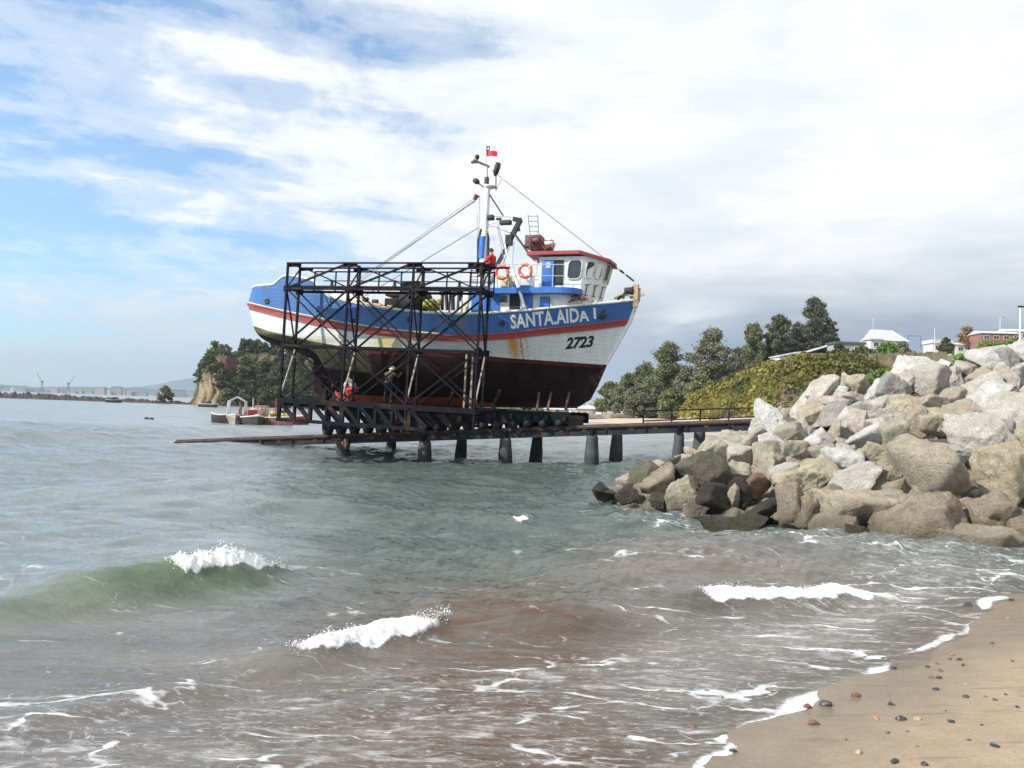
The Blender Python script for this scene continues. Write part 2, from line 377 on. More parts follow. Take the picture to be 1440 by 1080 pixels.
def water_h(p, rr=None, cell=None, full=False):
    face = np.zeros(len(p))
    z = np.zeros(len(p)); rr = np.hypot(p[:, 0], p[:, 1]) if rr is None else rr
    cell = rr*.005 if cell is None else cell
    wv = p + (np.c_[fbm(p*.35, 2, 31), fbm(p*.35, 2, 37)]-.5)*1.6
    amp = .55+1.2*fbm(p*.16, 3, 41); amp *= np.clip((rr-2)/14, .38, 1.15)
    for lam, th, a, ph in COMP:
        w = np.clip(lam/(cell*3.4)-.6, 0, 1)*(1.5 if lam < 2.2 else 1); s = np.sin(2*math.pi*(wv[:, 0]*math.cos(th)+wv[:, 1]*math.sin(th))/lam+ph)
        z += w*a*(1-np.abs(s)*1.0-.36)*1.2 if lam < 4 else w*a*s
    z *= amp
    sd = beach_sd(p); z *= np.clip((-sd-.1)/3.0, .06, 1)
    foam = np.zeros(len(p)); near = np.where((rr < 60))[0]; q = p[near]
    nf = fbm(q*3.5, 3, 61)
    for wv_ in WAVES:
        L = wv_['l']; tot = np.hypot(*(np.diff(L, axis=0).T)).sum()
        d, tt = seg_dist(q, L); t = tt/tot; fd = wv_['fade']
        d = -d + .10*(fbm(q*1.7, 2, 71)-.5)                           # positive = shore side
        env = sstep((t-0)/max(fd[1]-.0, .01))*sstep((fd[-1 if len(fd) == 3 else 2]+ (0 if len(fd)==3 else .45)-t)/.25)
        sh = np.where(d < 0, np.exp(-(d/wv_['wb'])**2), np.exp(-(d/wv_['wf'])**2))
        tr = -.22*np.exp(-((d-2.0*wv_['wf'])/(wv_['wf']*1.1))**2)
        env = env*(.82+.36*fbm(np.c_[tt*.8, tt*0], 2, 77))
        fm = sstep((t-wv_['foam'][0])/.07)*sstep((wv_['foam'][1]-t)/.12)
        z[near] += wv_['H']*env*(sh+tr)
        band = np.exp(-((d-.22*wv_['wf'])/(wv_['wf']*.60*wv_.get('fs', 1)*(.55+.9*fbm(np.c_[tt*1.3, tt*0+7], 3, 65))))**2)
        nf2 = fbm(np.c_[tt*3.0, d*5.0], 3, 63); ff = fm*np.clip((band*1.35-.50+(nf-.5)*1.9+(nf2-.5)*1.6)*2.2, 0, 1)*np.clip(band*5-.6, 0, 1)
        z[near] += ff*((fbm(q*9, 3, 81)-.42)*.55+(fbm(q*26, 2, 83)-.5)*.30)*wv_['H']*np.clip(nf2*2-.2, .2, 1.4)
        foam[near] = np.maximum(foam[near], ff)
        if wv_ is WAVES[0] and full: face[near] = env*np.exp(-((d-.25)/.50)**2)
    return (z, foam, sd, face) if full else (z, foam, sd)
angs = np.concatenate([np.linspace(-80, -40, 70)[:-1], np.linspace(-40, 40, 900), np.linspace(40, 80, 70)[1:]])*math.pi/180
p1, F1, r1 = polar(2.4, 75, 1.0055, angs)
p2, F2, r2 = polar(75, 12000, 1.03, angs)
c1 = np.unique(r1.round(4)); nA = len(angs)
P_ = np.r_[p1[:-nA] if False else p1, p2[nA:]]
# weld: the far grid starts on the near grid's last ring
last = r1.max(); p2 = p2*(1+(last/75-1)); r2 = np.hypot(p2[:, 0], p2[:, 1])
n1_ = len(p1); PW = np.r_[p1, p2[nA:]]
F2 = F2+(n1_-nA); FW = np.r_[F1, F2]
rw = np.hypot(PW[:, 0], PW[:, 1])
zw, foam, sdw, facew = water_h(PW, rw, np.where(rw < 75, rw*.0056, rw*.03), True)
zw = zw*np.clip(1.6-rw/260, 0, 1)
en = fbm(PW*1.1, 3, 97); ef = np.exp(-((sdw+.10+.5*(fbm(PW*.8, 3, 98)-.5))/(.05+.16*np.clip(en-.4, 0, 1)*4*.5))**2)*np.clip(en*3-.8, 0, 1)*.9; foam = np.maximum(foam, np.where(rw < 25, ef, 0))
# swash sheet: long lobes of the spent wave on the sand
zw = zw + np.clip(1+sdw/1.2, 0, 1)*.012*(fbm(PW*1.2, 3, 91)-.5)
kw = PW[:, 0]/np.maximum(PW[:, 1], .1)
dens = np.clip(1.15-rw/17, 0, 1)*.75+.85*np.clip(1-np.abs(rw-6.4)/3.2, 0, 1)*np.clip((.25-kw)/.3, 0, 1)
dens += .9*np.exp(-((sdw+1.0)/1.4)**2)
dr = toeD(kw)-PW[:, 1]; dens += np.where((kw > .06), 1.15*np.exp(-(np.maximum(np.abs(dr)-.3, 0)/2.6)**2)*np.clip((kw-.06)/.1, 0, 1), 0)
dens += .35*np.clip((kw-.0)/.2, 0, 1)*np.clip(1-rw/22, 0, 1)
dens = np.clip(dens, 0, 1.3)
brown = np.clip(1-(rw-6.5)/9, 0, 1)
shal = np.clip(np.maximum(brown, np.clip((kw-.02)/.16, 0, 1)*np.clip(1-(rw-12)/9, 0, 1)), 0, 1)
nb_ = fbm(PW*.25, 3, 95)
brn = np.clip(shal*(.55+.9*nb_), 0, 1)[:, None]; rd = (np.exp(-((PW[:, 0]-.15)/1.1)**2)*np.clip(1.4-np.abs(rw-7.4)/3.2, 0, 1)*np.clip(nb_*2.2-.3, 0, 1))[:, None]
green = np.array([.080, .108, .100]); sandc = np.array([.128, .110, .093]); sea = np.array([.245, .275, .285]); redb = np.array([.135, .072, .045])  # sea: sky reflection put into a paler far body colour
gf = (np.clip(1-(rw-34)/60, 0, 1)*np.clip((kw+.42)/.25, .25, 1))[:, None]  # the water's own green, plus the boat's dark reflection put into the colour
wc = (sea+(green-sea)*gf); wc = wc*(1-brn)+sandc*brn; wc = wc*(1-facew[:, None]*.85)+np.array([.105, .150, .085])*facew[:, None]*.85;  # green breaker face: sunlight through the wave put into the body colour
thin = np.clip(1+sdw/.9, 0, 1)
wm = bpy.data.materials.new('sea_water'); wm.use_nodes = True; t = wm.node_tree; b = t.nodes['Principled BSDF']
aw = nd(t, 'ShaderNodeAttribute', attribute_name='wcol'); af = nd(t, 'ShaderNodeAttribute', attribute_name='foam'); ad = nd(t, 'ShaderNodeAttribute', attribute_name='dens')
afar = nd(t, 'ShaderNodeAttribute', attribute_name='far'); ath = nd(t, 'ShaderNodeAttribute', attribute_name='thin')
tc = nd(t, 'ShaderNodeTexCoord'); O = tc.outputs['Object']
def stretch(sx, sy, rot=0):
    m = nd(t, 'ShaderNodeMapping'); m.inputs['Scale'].default_value = (sx, sy, .2); m.inputs['Rotation'].default_value = (0, 0, rot); t.links.new(O, m.inputs[0]); return m.outputs[0]
wr = noise(t, O, .9, 3, .5); 
w1 = nd(t, 'ShaderNodeTexNoise'); w1.inputs['Scale'].default_value = 1.3; w1.inputs['Detail'].default_value = 4; t.links.new(stretch(.6, 1, R(-18)), w1.inputs['Vector'])
wv = nd(t, 'ShaderNodeVectorMath', operation='MULTIPLY_ADD'); t.links.new(w1.outputs['Color'], wv.inputs[0]); wv.inputs[1].default_value = (1.1, 1.1, 0)
t.links.new(stretch(.36, 1.15, R(-14)), wv.inputs[2])
def vor(sc, vec):
    v = nd(t, 'ShaderNodeTexVoronoi', feature='DISTANCE_TO_EDGE'); v.inputs['Scale'].default_value = sc; t.links.new(vec, v.inputs['Vector']); return v.outputs['Distance']
fine = noise(t, stretch(.5, 1, R(-15)), 22, 5, .7)
mask = noise(t, stretch(.38, 1, R(-15)), 1.15, 4, .6, .3)
thr = mth(t, 'ADD', mth(t, 'MULTIPLY', mth(t, 'SUBTRACT', mask, .55), .28), mth(t, 'MULTIPLY', ad.outputs['Fac'], .034))
frag = noise(t, stretch(.45, 1, R(-12)), 5.5, 3, .6, .3)
thr = mth(t, 'ADD', thr, mth(t, 'MULTIPLY', mth(t, 'SUBTRACT', fine, .5), .05)); thr = mth(t, 'ADD', thr, mth(t, 'MULTIPLY', mth(t, 'SUBTRACT', frag, .55), .16))
l1 = mth(t, 'DIVIDE', mth(t, 'SUBTRACT', thr, vor(1.25, wv.outputs[0])), .030, clamp=True)
l2 = mth(t, 'DIVIDE', mth(t, 'SUBTRACT', mth(t, 'MULTIPLY', thr, .75), vor(5.5, wv.outputs[0])), .05, clamp=True)
lace = mth(t, 'MAXIMUM', l1, mth(t, 'MULTIPLY', l2, .7)); lace = mth(t, 'MULTIPLY', lace, mth(t, 'MULTIPLY', ad.outputs['Fac'], 2.0, clamp=True))
# sheets of foam where the water breaks against rocks and on the sand edge
sheet = mth(t, 'ADD', mth(t, 'MULTIPLY', noise(t, stretch(.30, 1, R(-12)), 3.6, 7, .74, .6), 1.0), mth(t, 'MULTIPLY', ad.outputs['Fac'], .25))
sheet = mth(t, 'MULTIPLY', mth(t, 'DIVIDE', mth(t, 'SUBTRACT', sheet, .855), .13, clamp=True), .8)
soft = ramp(t, noise(t, stretch(.5, 1, R(-10)), 3.0, 4, .6), [(.35, .25), (.62, .9)])
ragf = mth(t, 'MULTIPLY', mth(t, 'SUBTRACT', mth(t, 'ADD', af.outputs['Fac'], mth(t, 'MULTIPLY', fine, .9)), .75), 2.5, clamp=True)
# thin foam veil: broken bubbles over the shallows
veil = mth(t, 'MULTIPLY', mth(t, 'DIVIDE', mth(t, 'SUBTRACT', mth(t, 'ADD', noise(t, stretch(.34, 1.2, R(-10)), 13.0, 8, .80, 1.2), mth(t, 'MULTIPLY', ad.outputs['Fac'], .12)), .68), .12, clamp=True), .6)
fo = mth(t, 'MAXIMUM', ragf, mth(t, 'MAXIMUM', mth(t, 'MULTIPLY', mth(t, 'MAXIMUM', lace, sheet), soft), mth(t, 'MULTIPLY', veil, mth(t, 'MULTIPLY', ad.outputs['Fac'], 1.2, clamp=True))))
fo = mth(t, 'MULTIPLY', fo, mth(t, 'ADD', .62, mth(t, 'MULTIPLY', fine, .6), clamp=True))
# body colour: soft drifts of tone, with a streaked red-brown patch
cvar = noise(t, stretch(.35, 1.6, R(-10)), .9, 5, .6)
base = mixc(t, 1.0, aw.outputs['Color'], ramp(t, cvar, [(.3, (.72, .74, .76)), (.7, (1.30, 1.25, 1.2))]), 'MULTIPLY')
ard = nd(t, 'ShaderNodeAttribute', attribute_name='redd')
stk = ramp(t, noise(t, stretch(.22, 1.5, R(-8)), 3.2, 6, .66, .5), [(.40, .05), (.58, 1)])
base = mixc(t, mth(t, 'MULTIPLY', mth(t, 'MULTIPLY', ard.outputs['Fac'], 1.9, clamp=True), stk), base, (.100, .064, .044))
t.links.new(mixc(t, fo, base, (.86, .87, .87)), b.inputs['Base Color'])
b.inputs['IOR'].default_value = 1.38
t.links.new(mth(t, 'ADD', mth(t, 'ADD', .05, mth(t, 'MULTIPLY', afar.outputs['Fac'], .26)), mth(t, 'MULTIPLY', fo, .6)), b.inputs['Roughness'])
ba = noise(t, stretch(.30, 1.0, R(-14)), 7.5, 4, .62, .5); bb = noise(t, stretch(.26, 1.0, R(-6)), 2.0, 4, .6, .4)
bc = noise(t, stretch(.26, 1.0, R(-20)), .45, 3, .55, .2)
hh = mth(t, 'ADD', mth(t, 'MULTIPLY', ba, .25), mth(t, 'MULTIPLY', bb, .52))
hh = mth(t, 'ADD', hh, mth(t, 'MULTIPLY', mth(t, 'MULTIPLY', bc, 1.1), afar.outputs['Fac']))
hh = mth(t, 'ADD', hh, mth(t, 'MULTIPLY', fo, .02))
bn = nd(t, 'ShaderNodeBump'); bn.inputs['Distance'].default_value = .30
t.links.new(mth(t, 'SUBTRACT', .60, mth(t, 'ADD', mth(t, 'MULTIPLY', ath.outputs['Fac'], .45), mth(t, 'MULTIPLY', afar.outputs['Fac'], .15))), bn.inputs['Strength'])
t.links.new(hh, bn.inputs['Height']); t.links.new(bn.outputs[0], b.inputs['Normal'])
# the last skin of water over the sand is clear
tb = nd(t, 'ShaderNodeBsdfTransparent'); mx = nd(t, 'ShaderNodeMixShader')
t.links.new(mth(t, 'MULTIPLY', mth(t, 'MULTIPLY', ath.outputs['Fac'], .80), mth(t, 'SUBTRACT', 1, fo)), mx.inputs[0])
t.links.new(b.outputs[0], mx.inputs[1]); t.links.new(tb.outputs[0], mx.inputs[2]); t.links.new(mx.outputs[0], t.nodes['Material Output'].inputs[0])
far = np.clip((rw-14)/90, 0, 1)
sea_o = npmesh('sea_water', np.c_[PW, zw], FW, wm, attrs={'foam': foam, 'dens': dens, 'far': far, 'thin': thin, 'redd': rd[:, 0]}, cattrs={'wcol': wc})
tag(sea_o, 'choppy green and grey sea water with small breakers', kind='structure')
# white water standing on the breaking crests
ico = bmesh.new(); bmesh.ops.create_icosphere(ico, subdivisions=1, radius=1); IV = np.array([v.co[:] for v in ico.verts]); IF = np.array([[v.index for v in f.verts] for f in ico.faces]); ico.free()
pts = []; rad = []
for w in WAVES:
    if w['foam'][0] > 1: continue
    L = w['l']; seg = np.diff(L, axis=0); ln = np.hypot(seg[:, 0], seg[:, 1]); cum = np.r_[0, np.cumsum(ln)]; tot = cum[-1]
    n = int(tot*(w['foam'][1]-w['foam'][0])*1100*(w['H']/.3)**.5)
    tt = gen.uniform(w['foam'][0]+.015, w['foam'][1]-.01, n)*tot; i = np.clip(np.searchsorted(cum, tt)-1, 0, len(seg)-1)
    base = L[i]+seg[i]*((tt-cum[i])/ln[i])[:, None]; nrm = np.c_[seg[i][:, 1], -seg[i][:, 0]]/ln[i][:, None]
    clump = fbm(np.c_[tt*2.2, tt*0], 3, 55)
    d = gen.normal(.10, .24, n)*w['wf']; q = base+nrm*d[:, None]
    keep = (gen.uniform(0, 1, n) < clump*1.5-.15); q = q[keep]; d = d[keep]; cl_ = clump[keep]
    h, f_, _ = water_h(q); e = np.exp(-(d/w['wf'])**2)
    up = np.abs(gen.normal(0, 1, len(q)))*w['H']*.11*(cl_*1.55)**3*e
    r = gen.uniform(.3, 1, len(q))**2*.0058*(.8+w['H']*1.6)
    pts.append(np.c_[q, h+up]); rad.append(r)
pts = np.concatenate(pts); rad = np.concatenate(rad)
V = (pts[:, None, :]+IV[None]*rad[:, None, None]*np.array([1.5, 1.2, .8])).reshape(-1, 3); FF = (IF[None]+(np.arange(len(pts))*len(IV))[:, None, None]).reshape(-1, 3)
foam_m = M('white_foam', (.85, .86, .86), .9, .03)
tag(npmesh('sea_foam', V, FF, foam_m), 'white bubbling foam on the breaking wave crests', kind='stuff')
# ------------------------------------------------------------------ ship frame of reference (x along the keel to the bow, y to port, z up)
TH = -math.atan(.3); UX = Vector((math.cos(TH), math.sin(TH), 0)); PY = Vector((-math.sin(TH), math.cos(TH), 0))
def _line(px, py, yl, c=38.4):
    # centre plane: Y = c - .3 X
    base = Vector((0, c, 0)); d = ray(px, py); # CAMP + t d ; (p-base).PY = yl
    t = (yl-(CAMP-base).dot(PY))/d.dot(PY); return CAMP+d*t
O0 = _line(350, 430, 0); O0 = Vector((O0.x, O0.y, 0))
def Lc(px, py, yl=0.0):
    w = _line(px, py, yl); q = w-O0; return Vector((q.dot(UX), yl, w.z))
def toworld(v): return O0+UX*v[0]+PY*v[1]+Vector((0, 0, v[2]))
def ship_empty(name, label, cat, group=None, at=(0, 0, 0)):
    return empty(name, toworld(Vector(at)), TH, label, cat, group)
class Loc:
    """builder in ship coordinates with the thing's origin at `at`"""
    pass
def shift(mb, at):
    a = Vector(at); mb.v = [tuple(Vector(v)-a) for v in mb.v]; return mb
# ------------------------------------------------------------------ ship materials
def hullmat(name, col, rough=.45, stains=(), var=.10, slime=0, plank=.35, scuff=1.0, spec=.5):
    m = bpy.data.materials.new(name); m.use_nodes = True; t = m.node_tree; b = t.nodes['Principled BSDF']
    tc = nd(t, 'ShaderNodeTexCoord'); o = tc.outputs['Object']; s = nd(t, 'ShaderNodeSeparateXYZ'); t.links.new(o, s.inputs[0])
    mp = nd(t, 'ShaderNodeMapping'); mp.inputs['Scale'].default_value = (1.2, 1.2, .35); t.links.new(o, mp.inputs[0])
    n = noise(t, mp.outputs[0], 2.2, 6, .62)
    c = mixc(t, ramp(t, n, [(.3, 0), (.7, 1)]), tuple(x*(1-var) for x in col), tuple(min(1, x*(1+var)) for x in col))
    # vertical drips and scuffs
    dm = nd(t, 'ShaderNodeMapping'); dm.inputs['Scale'].default_value = (7, 7, .5); t.links.new(o, dm.inputs[0])
    dn = noise(t, dm.outputs[0], 1.0, 5, .6)
    c = mixc(t, mth(t, 'MULTIPLY', ramp(t, dn, [(.56, 0), (.70, 1)]), .30*scuff), c, (.26, .20, .12))
    ln = nd(t, 'ShaderNodeMapping'); ln.inputs['Scale'].default_value = (.7, .7, 9); t.links.new(o, ln.inputs[0])
    c = mixc(t, mth(t, 'MULTIPLY', ramp(t, noise(t, ln.outputs[0], 1.3, 5, .6), [(.57, 0), (.66, 1)]), .22*scuff), c, (.20, .19, .17))
    pn = noise(t, o, 9, 5, .7)
    c = mixc(t, mth(t, 'MULTIPLY', ramp(t, pn, [(.66, 0), (.70, 1)]), .5*scuff), c, (.30, .27, .22))
    for x0, w, z0, wz, cc, a in stains:
        g = mth(t, 'MULTIPLY', gauss(t, mth(t, 'ADD', s.outputs[0], mth(t, 'MULTIPLY', mth(t, 'SUBTRACT', dn, .5), .35)), x0, w), gauss(t, s.outputs[2], z0, wz))
        g = mth(t, 'MULTIPLY', g, ramp(t, dn, [(.28, .55), (.50, 1)]))
        c = mixc(t, mth(t, 'MULTIPLY', g, a, clamp=True), c, cc)
    # plank seams run with the sheer
    pl_ = mth(t, 'FRACT', mth(t, 'DIVIDE', mth(t, 'ADD', s.outputs[2], mth(t, 'MULTIPLY', s.outputs[0], .085)), .19))
    seam = mth(t, 'MULTIPLY', ramp(t, pl_, [(0, 1), (.09, 0), (.91, 0), (1, 1)]), ramp(t, n, [(.35, .12), (.6, .5)]))
    c = mixc(t, mth(t, 'MULTIPLY', seam, .6*scuff), c, (.12, .11, .10))
    t.links.new(c, b.inputs['Base Color']); b.inputs['Roughness'].default_value = rough; b.inputs['Specular IOR Level'].default_value = spec
    bn = nd(t, 'ShaderNodeBump'); bn.inputs['Strength'].default_value = plank; bn.inputs['Distance'].default_value = .02
    t.links.new(mth(t, 'ADD', noise(t, ln.outputs[0], 2.5, 3, .5), mth(t, 'ADD', mth(t, 'MULTIPLY', pn, .5), mth(t, 'MULTIPLY', seam, -1.0))), bn.inputs['Height']); t.links.new(bn.outputs[0], b.inputs['Normal'])
    return m
xs = lambda px, py, yl=-3: Lc(px, py, yl)
r1_, r2_, r3_ = xs(712, 480), xs(722, 485), xs(540, 478)
m_blue = hullmat('blue_hull_paint', (.036, .130, .36), .42, [(xs(648, 455)[0], .25, xs(648, 455)[2], .5, (.16, .16, .16), .9), (xs(500,460)[0],.5,xs(500,460)[2],.2,(.12,.22,.5),.5)])
m_blue2 = M('blue_paint', (.04, .145, .46), .4, .15, 4, col2=(.10, .16, .32), c2lo=.6, c2hi=.75)
m_red = hullmat('red_strake_paint', (.36, .062, .055), .5)
m_white = hullmat('white_hull_paint', (.72, .72, .69), .45, [
    (r1_[0], .24, r1_[2], .85, (.62, .31, .07), 1.3), (r2_[0], .05, r2_[2], .9, (.42, .17, .04), 1.0), (r2_[0]+.25, .05, r2_[2]+.1, .6, (.60, .36, .12), .7),
    (r3_[0], .55, r3_[2]-.05, .28, (.62, .50, .10), 1.0), (xs(560, 482)[0], 1.4, xs(560, 482)[2], .20, (.60, .50, .22), .7), (xs(430,476)[0], 2.2, xs(420,474)[2]-.15, .16, (.36,.30,.16), .8), (xs(780,470)[0], 1.5, xs(780,470)[2]+.3, .15, (.55,.52,.46), .7)])
m_slime = hullmat('slimy_bottom_paint', (.055, .055, .018), .75, [(xs(560, 500)[0], 3, xs(560, 500)[2], .5, (.035, .018, .012), 1.0), (xs(380, 468)[0], 1.5, xs(380, 466)[2]+.05, .16, (.28, .24, .12), 1.0)], .4)
m_anti = hullmat('dark_antifouling', (.020, .0085, .0075), .85, (), .35, scuff=.12, spec=.15)
m_antir = hullmat('maroon_antifouling', (.075, .016, .013), .8, (), .3, scuff=.3, spec=.2)
m_orange = hullmat('orange_primer', (.55, .085, .030), .6, (), .25)
m_inner = M('bulwark_inner_paint', (.62, .62, .58), .6, .15, 3, col2=(.35, .28, .2), c2lo=.58, c2hi=.7)
m_wood = M('weathered_timber', (.42, .31, .18), .8, .3, 6, col2=(.2, .13, .08), c2lo=.5, c2hi=.65)
m_cap = M('pale_cap_rail_paint', (.68, .66, .58), .6, .15, 5, col2=(.4, .33, .22), c2lo=.58, c2hi=.7)
m_deck = M('deck_boards', (.22, .17, .12), .85, .3, 4)
m_steel = M('black_painted_steel', (.006, .0065, .010), .6, .35, 6, col2=(.060, .032, .022), c2lo=.54, c2hi=.72, bump=.2, spec=.12)
m_steel2 = M('dark_weathered_steel', (.024, .026, .034), .75, .35, 3, spec=.2, col2=(.085, .05, .035), c2lo=.55, c2hi=.72, bump=.3)
m_rust = M('rusty_rail', (.13, .065, .042), .85, .4, 8, col2=(.06, .04, .03), bump=.4)
m_galv = M('galvanised_steel', (.45, .46, .47), .5, .15, 8)
m_wpaint = M('white_cabin_paint', (.74, .74, .72), .5, .08, 3, col2=(.52, .44, .33), c2scale=2.2, c2lo=.60, c2hi=.74)
m_roof = M('red_roof_paint', (.33, .05, .05), .5, .2, 5, col2=(.22, .05, .04), c2lo=.55, c2hi=.7)
m_glass = bpy.data.materials.new('dark_window_glass'); m_glass.use_nodes = True; bb_ = m_glass.node_tree.nodes['Principled BSDF']; bb_.inputs['Base Color'].default_value = (.045, .045, .05, 1); bb_.inputs['Roughness'].default_value = .06
m_blk = M('black_rubber', (.02, .02, .021), .7, .3, 8)
m_dark = M('dark_machinery', (.026, .024, .025), .6, .5, 9, col2=(.08, .035, .025), c2scale=4, c2lo=.58, c2hi=.7)
m_ring = M('orange_lifebuoy', (.75, .14, .07), .5, .1)
m_rope = M('pale_rope', (.42, .40, .35), .9, .2)
m_wire = M('grey_wire_rope', (.22, .22, .22), .6, .2)
m_net = M('yellow_green_net', (.34, .30, .06), .9, .4, 12, col2=(.12, .14, .05))
m_conc = M('dark_stained_concrete', (.060, .063, .070), .85, .35, 2.5, col2=(.12, .12, .115), c2lo=.52, c2hi=.72, bump=.5)
m_brownred = M('brown_red_paint', (.14, .045, .04), .6, .5, 9, col2=(.03, .025, .025), c2scale=3)

# ------------------------------------------------------------------ hull
LEN = None
def tab(pts, yl0=None):
    return pts
XB = Lc(896, 424, 0)[0]        # bow at the rail
def hb(x, x0, x1, B, mid, pw, pe, rnd):
    """half breadth at x of one line that runs x0..x1"""
    if x <= x0 or x >= x1: return 0.0
    u = (x-x0)/(x1-x0)
    if u > mid:
        t_ = (u-mid)/(1-mid); w = B*(1-t_**pw)**pe
    else:
        t_ = (mid-u)/mid; w = B*(1-.16*t_**2)
    if u < rnd: w *= math.sqrt(max(0, 1-(1-u/rnd)**2))
    return w
LEVELS = {
 'sheer': dict(near=[(358, 403), (370, 401.5), (384, 401), (389, 396), (398, 388), (410, 388), (425, 391), (440, 395), (447, 402), (455, 412), (463, 418), (480, 422), (500, 427), (530, 432), (560, 436), (600, 440), (640, 442), (680, 441), (740, 437), (800, 431), (860, 426), (896, 422)], x=[Lc(370, 402)[0], XB], B=2.95, mid=.52, pw=2.5, pe=.95, rnd=.10),
 'top':   dict(near=[(349, 427), (365, 431), (400, 439), (440, 447), (480, 455), (520, 461), (560, 466), (600, 470), (640, 472), (680, 471), (720, 468), (780, 461), (840, 455), (886, 450)], x=[Lc(362, 428)[0], Lc(886, 450)[0]], B=2.90, mid=.50, pw=2.1, pe=1.0, rnd=.11),
 'bot':   dict(near=[(350, 434), (365, 438), (400, 447), (440, 456), (480, 463), (520, 469), (560, 474), (600, 478), (640, 479.5), (680, 478.5), (720, 476), (780, 469), (840, 463), (882, 457)], x=[Lc(363, 434)[0], Lc(882, 458)[0]], B=2.86, mid=.49, pw=2.0, pe=1.02, rnd=.12),
 'wl':    dict(near=[(353, 456), (365, 461), (380, 466), (400, 471), (440, 480), (480, 487), (520, 491), (560, 493), (600, 494), (640, 496), (680, 500), (720, 504), (780, 508), (820, 511), (850, 513)], x=[Lc(367, 457)[0], Lc(851, 513)[0]], B=2.72, mid=.45, pw=1.65, pe=1.08, rnd=.14),
}
for nm, L_ in LEVELS.items():
    arr = []
    for px, py in L_['near']:
        w = 1.5
        for _ in range(25):
            q = Lc(px, py, -w); w = .5*w+.5*hb(min(max(q[0], L_['x'][0]+1e-3), L_['x'][1]-1e-3), L_['x'][0], L_['x'][1], L_['B'], L_['mid'], L_['pw'], L_['pe'], L_['rnd'])
        arr.append((Lc(px, py, -w)[0], Lc(px, py, -w)[2]))
    arr.sort(); L_['zx'] = [a[0] for a in arr]; L_['zz'] = [a[1] for a in arr]
KEEL = [Lc(px, py, 0) for px, py in ((370, 470), (376, 478), (384, 484), (400, 489), (430, 499), (448, 509), (462, 522), (470, 540), (475, 564), (520, 569), (600, 571), (700, 572), (790, 571), (815, 568), (828, 560))]
kx = [k[0] for k in KEEL]; kz = [k[2] for k in KEEL]
STEM = [Lc(px, py, 0) for px, py in ((828, 560), (838, 542), (851, 513), (866, 487), (882, 458), (886, 450), (896, 422))]
NU = 170
def uu(i):
    u = i/NU; return u-.012*math.sin(2*math.pi*u)
def levline(nm, u):
    L_ = LEVELS[nm]; x0, x1 = L_['x']; x = x0+(x1-x0)*u
    return x, hb(x, x0, x1, L_['B'], L_['mid'], L_['pw'], L_['pe'], L_['rnd']), float(np.interp(x, L_['zx'], L_['zz']))
rows = []   # each: list over u of (x,w,z); plus material of the band above->below
NB = [6, 2, 6, 12]
names = ['sheer', 'top', 'bot', 'wl']
ug = [uu(i) for i in range(NU+1)]
for a_ in range(3):
    for j in range(NB[a_]):
        f = j/NB[a_]; row = []
        for u in ug:
            A_, B_ = levline(names[a_], u), levline(names[a_+1], u); row.append(tuple(A_[k]*(1-f)+B_[k]*f for k in range(3)))
        rows.append(row)
def kl(u):
    x0, x1 = kx[0], kx[-1]; x = x0+(x1-x0)*u; return x, .10, float(np.interp(x, kx, kz))
for j in range(NB[3]+1):
    f = j/NB[3]; row = []
    for u in ug:
        A_, B_ = levline('wl', u), kl(u)
        x = A_[0]*(1-f)+B_[0]*f
        a1 = np.interp(u, [0, .1, .2, .35, .6, .8, 1], [2.2, 2.0, 1.1, 1.8, 2.2, 1.4, 1.0]); c1_ = np.interp(u, [0, .1, .2, .3, .45, .65, .85, 1], [.6, .7, 1.7, 1.2, .75, .8, .95, 1])
        w = A_[1]*(1-f**a1)**c1_; e = min(1, u/.03, (1-u)/.02)
        w = max(w, .10*e); z = A_[2]*(1-f)+B_[2]*f
        row.append((x, w, z))
    rows.append(row)
NR = len(rows)
def hullverts(sgn): return [(x, sgn*w, z) for r_ in rows for (x, w, z) in r_]
boat = ship_empty('fishing_boat', 'blue and white wooden fishing boat hauled out on the black steel cradle', 'boat')
mb = MB(); n_ = NU+1
orx0, orx1 = Lc(462, 560)[0], Lc(728, 560)[0]
for sgn in (-1, 1):
    V = hullverts(sgn); F = []; MI = []
    for j in range(NR-1):
        for i in range(NU):
            f = (j*n_+i, j*n_+i+1, (j+1)*n_+i+1, (j+1)*n_+i); F.append(f if sgn < 0 else f[::-1])
            x, w, z = rows[j][i]
            if j < NB[0]: m = 0
            elif j < NB[0]+NB[1]: m = 1
            elif j < sum(NB[:3]): m = 2
            else:
                jj = j-sum(NB[:3]); slime = x < Lc(520, 500, -2.5)[0]
                m = 3 if slime and jj < 5 else (6 if jj == 0 else 4)
                zk = np.interp(x, kx, kz)
                if orx0 < x < orx1 and z < zk+.62*min(1, (orx1-x)/3.2): m = 5
            MI.append(m)
    b0 = len(mb.v); mb.v += V; mb.f += [tuple(b0+k for k in f) for f in F]; mb.m += MI; mb.sm += [True]*len(F)
hull = mb.build('hull', [m_blue, m_red, m_white, m_slime, m_anti, m_orange, m_antir], boat)
bvh = BVHTree.FromPolygons([v.co for v in hull.data.vertices], [tuple(p.vertices) for p in hull.data.polygons])
def hully(x, z):
    h_ = bvh.ray_cast(Vector((x, -9, z)), Vector((0, 1, 0))); return h_[0].y if h_[0] else -.05
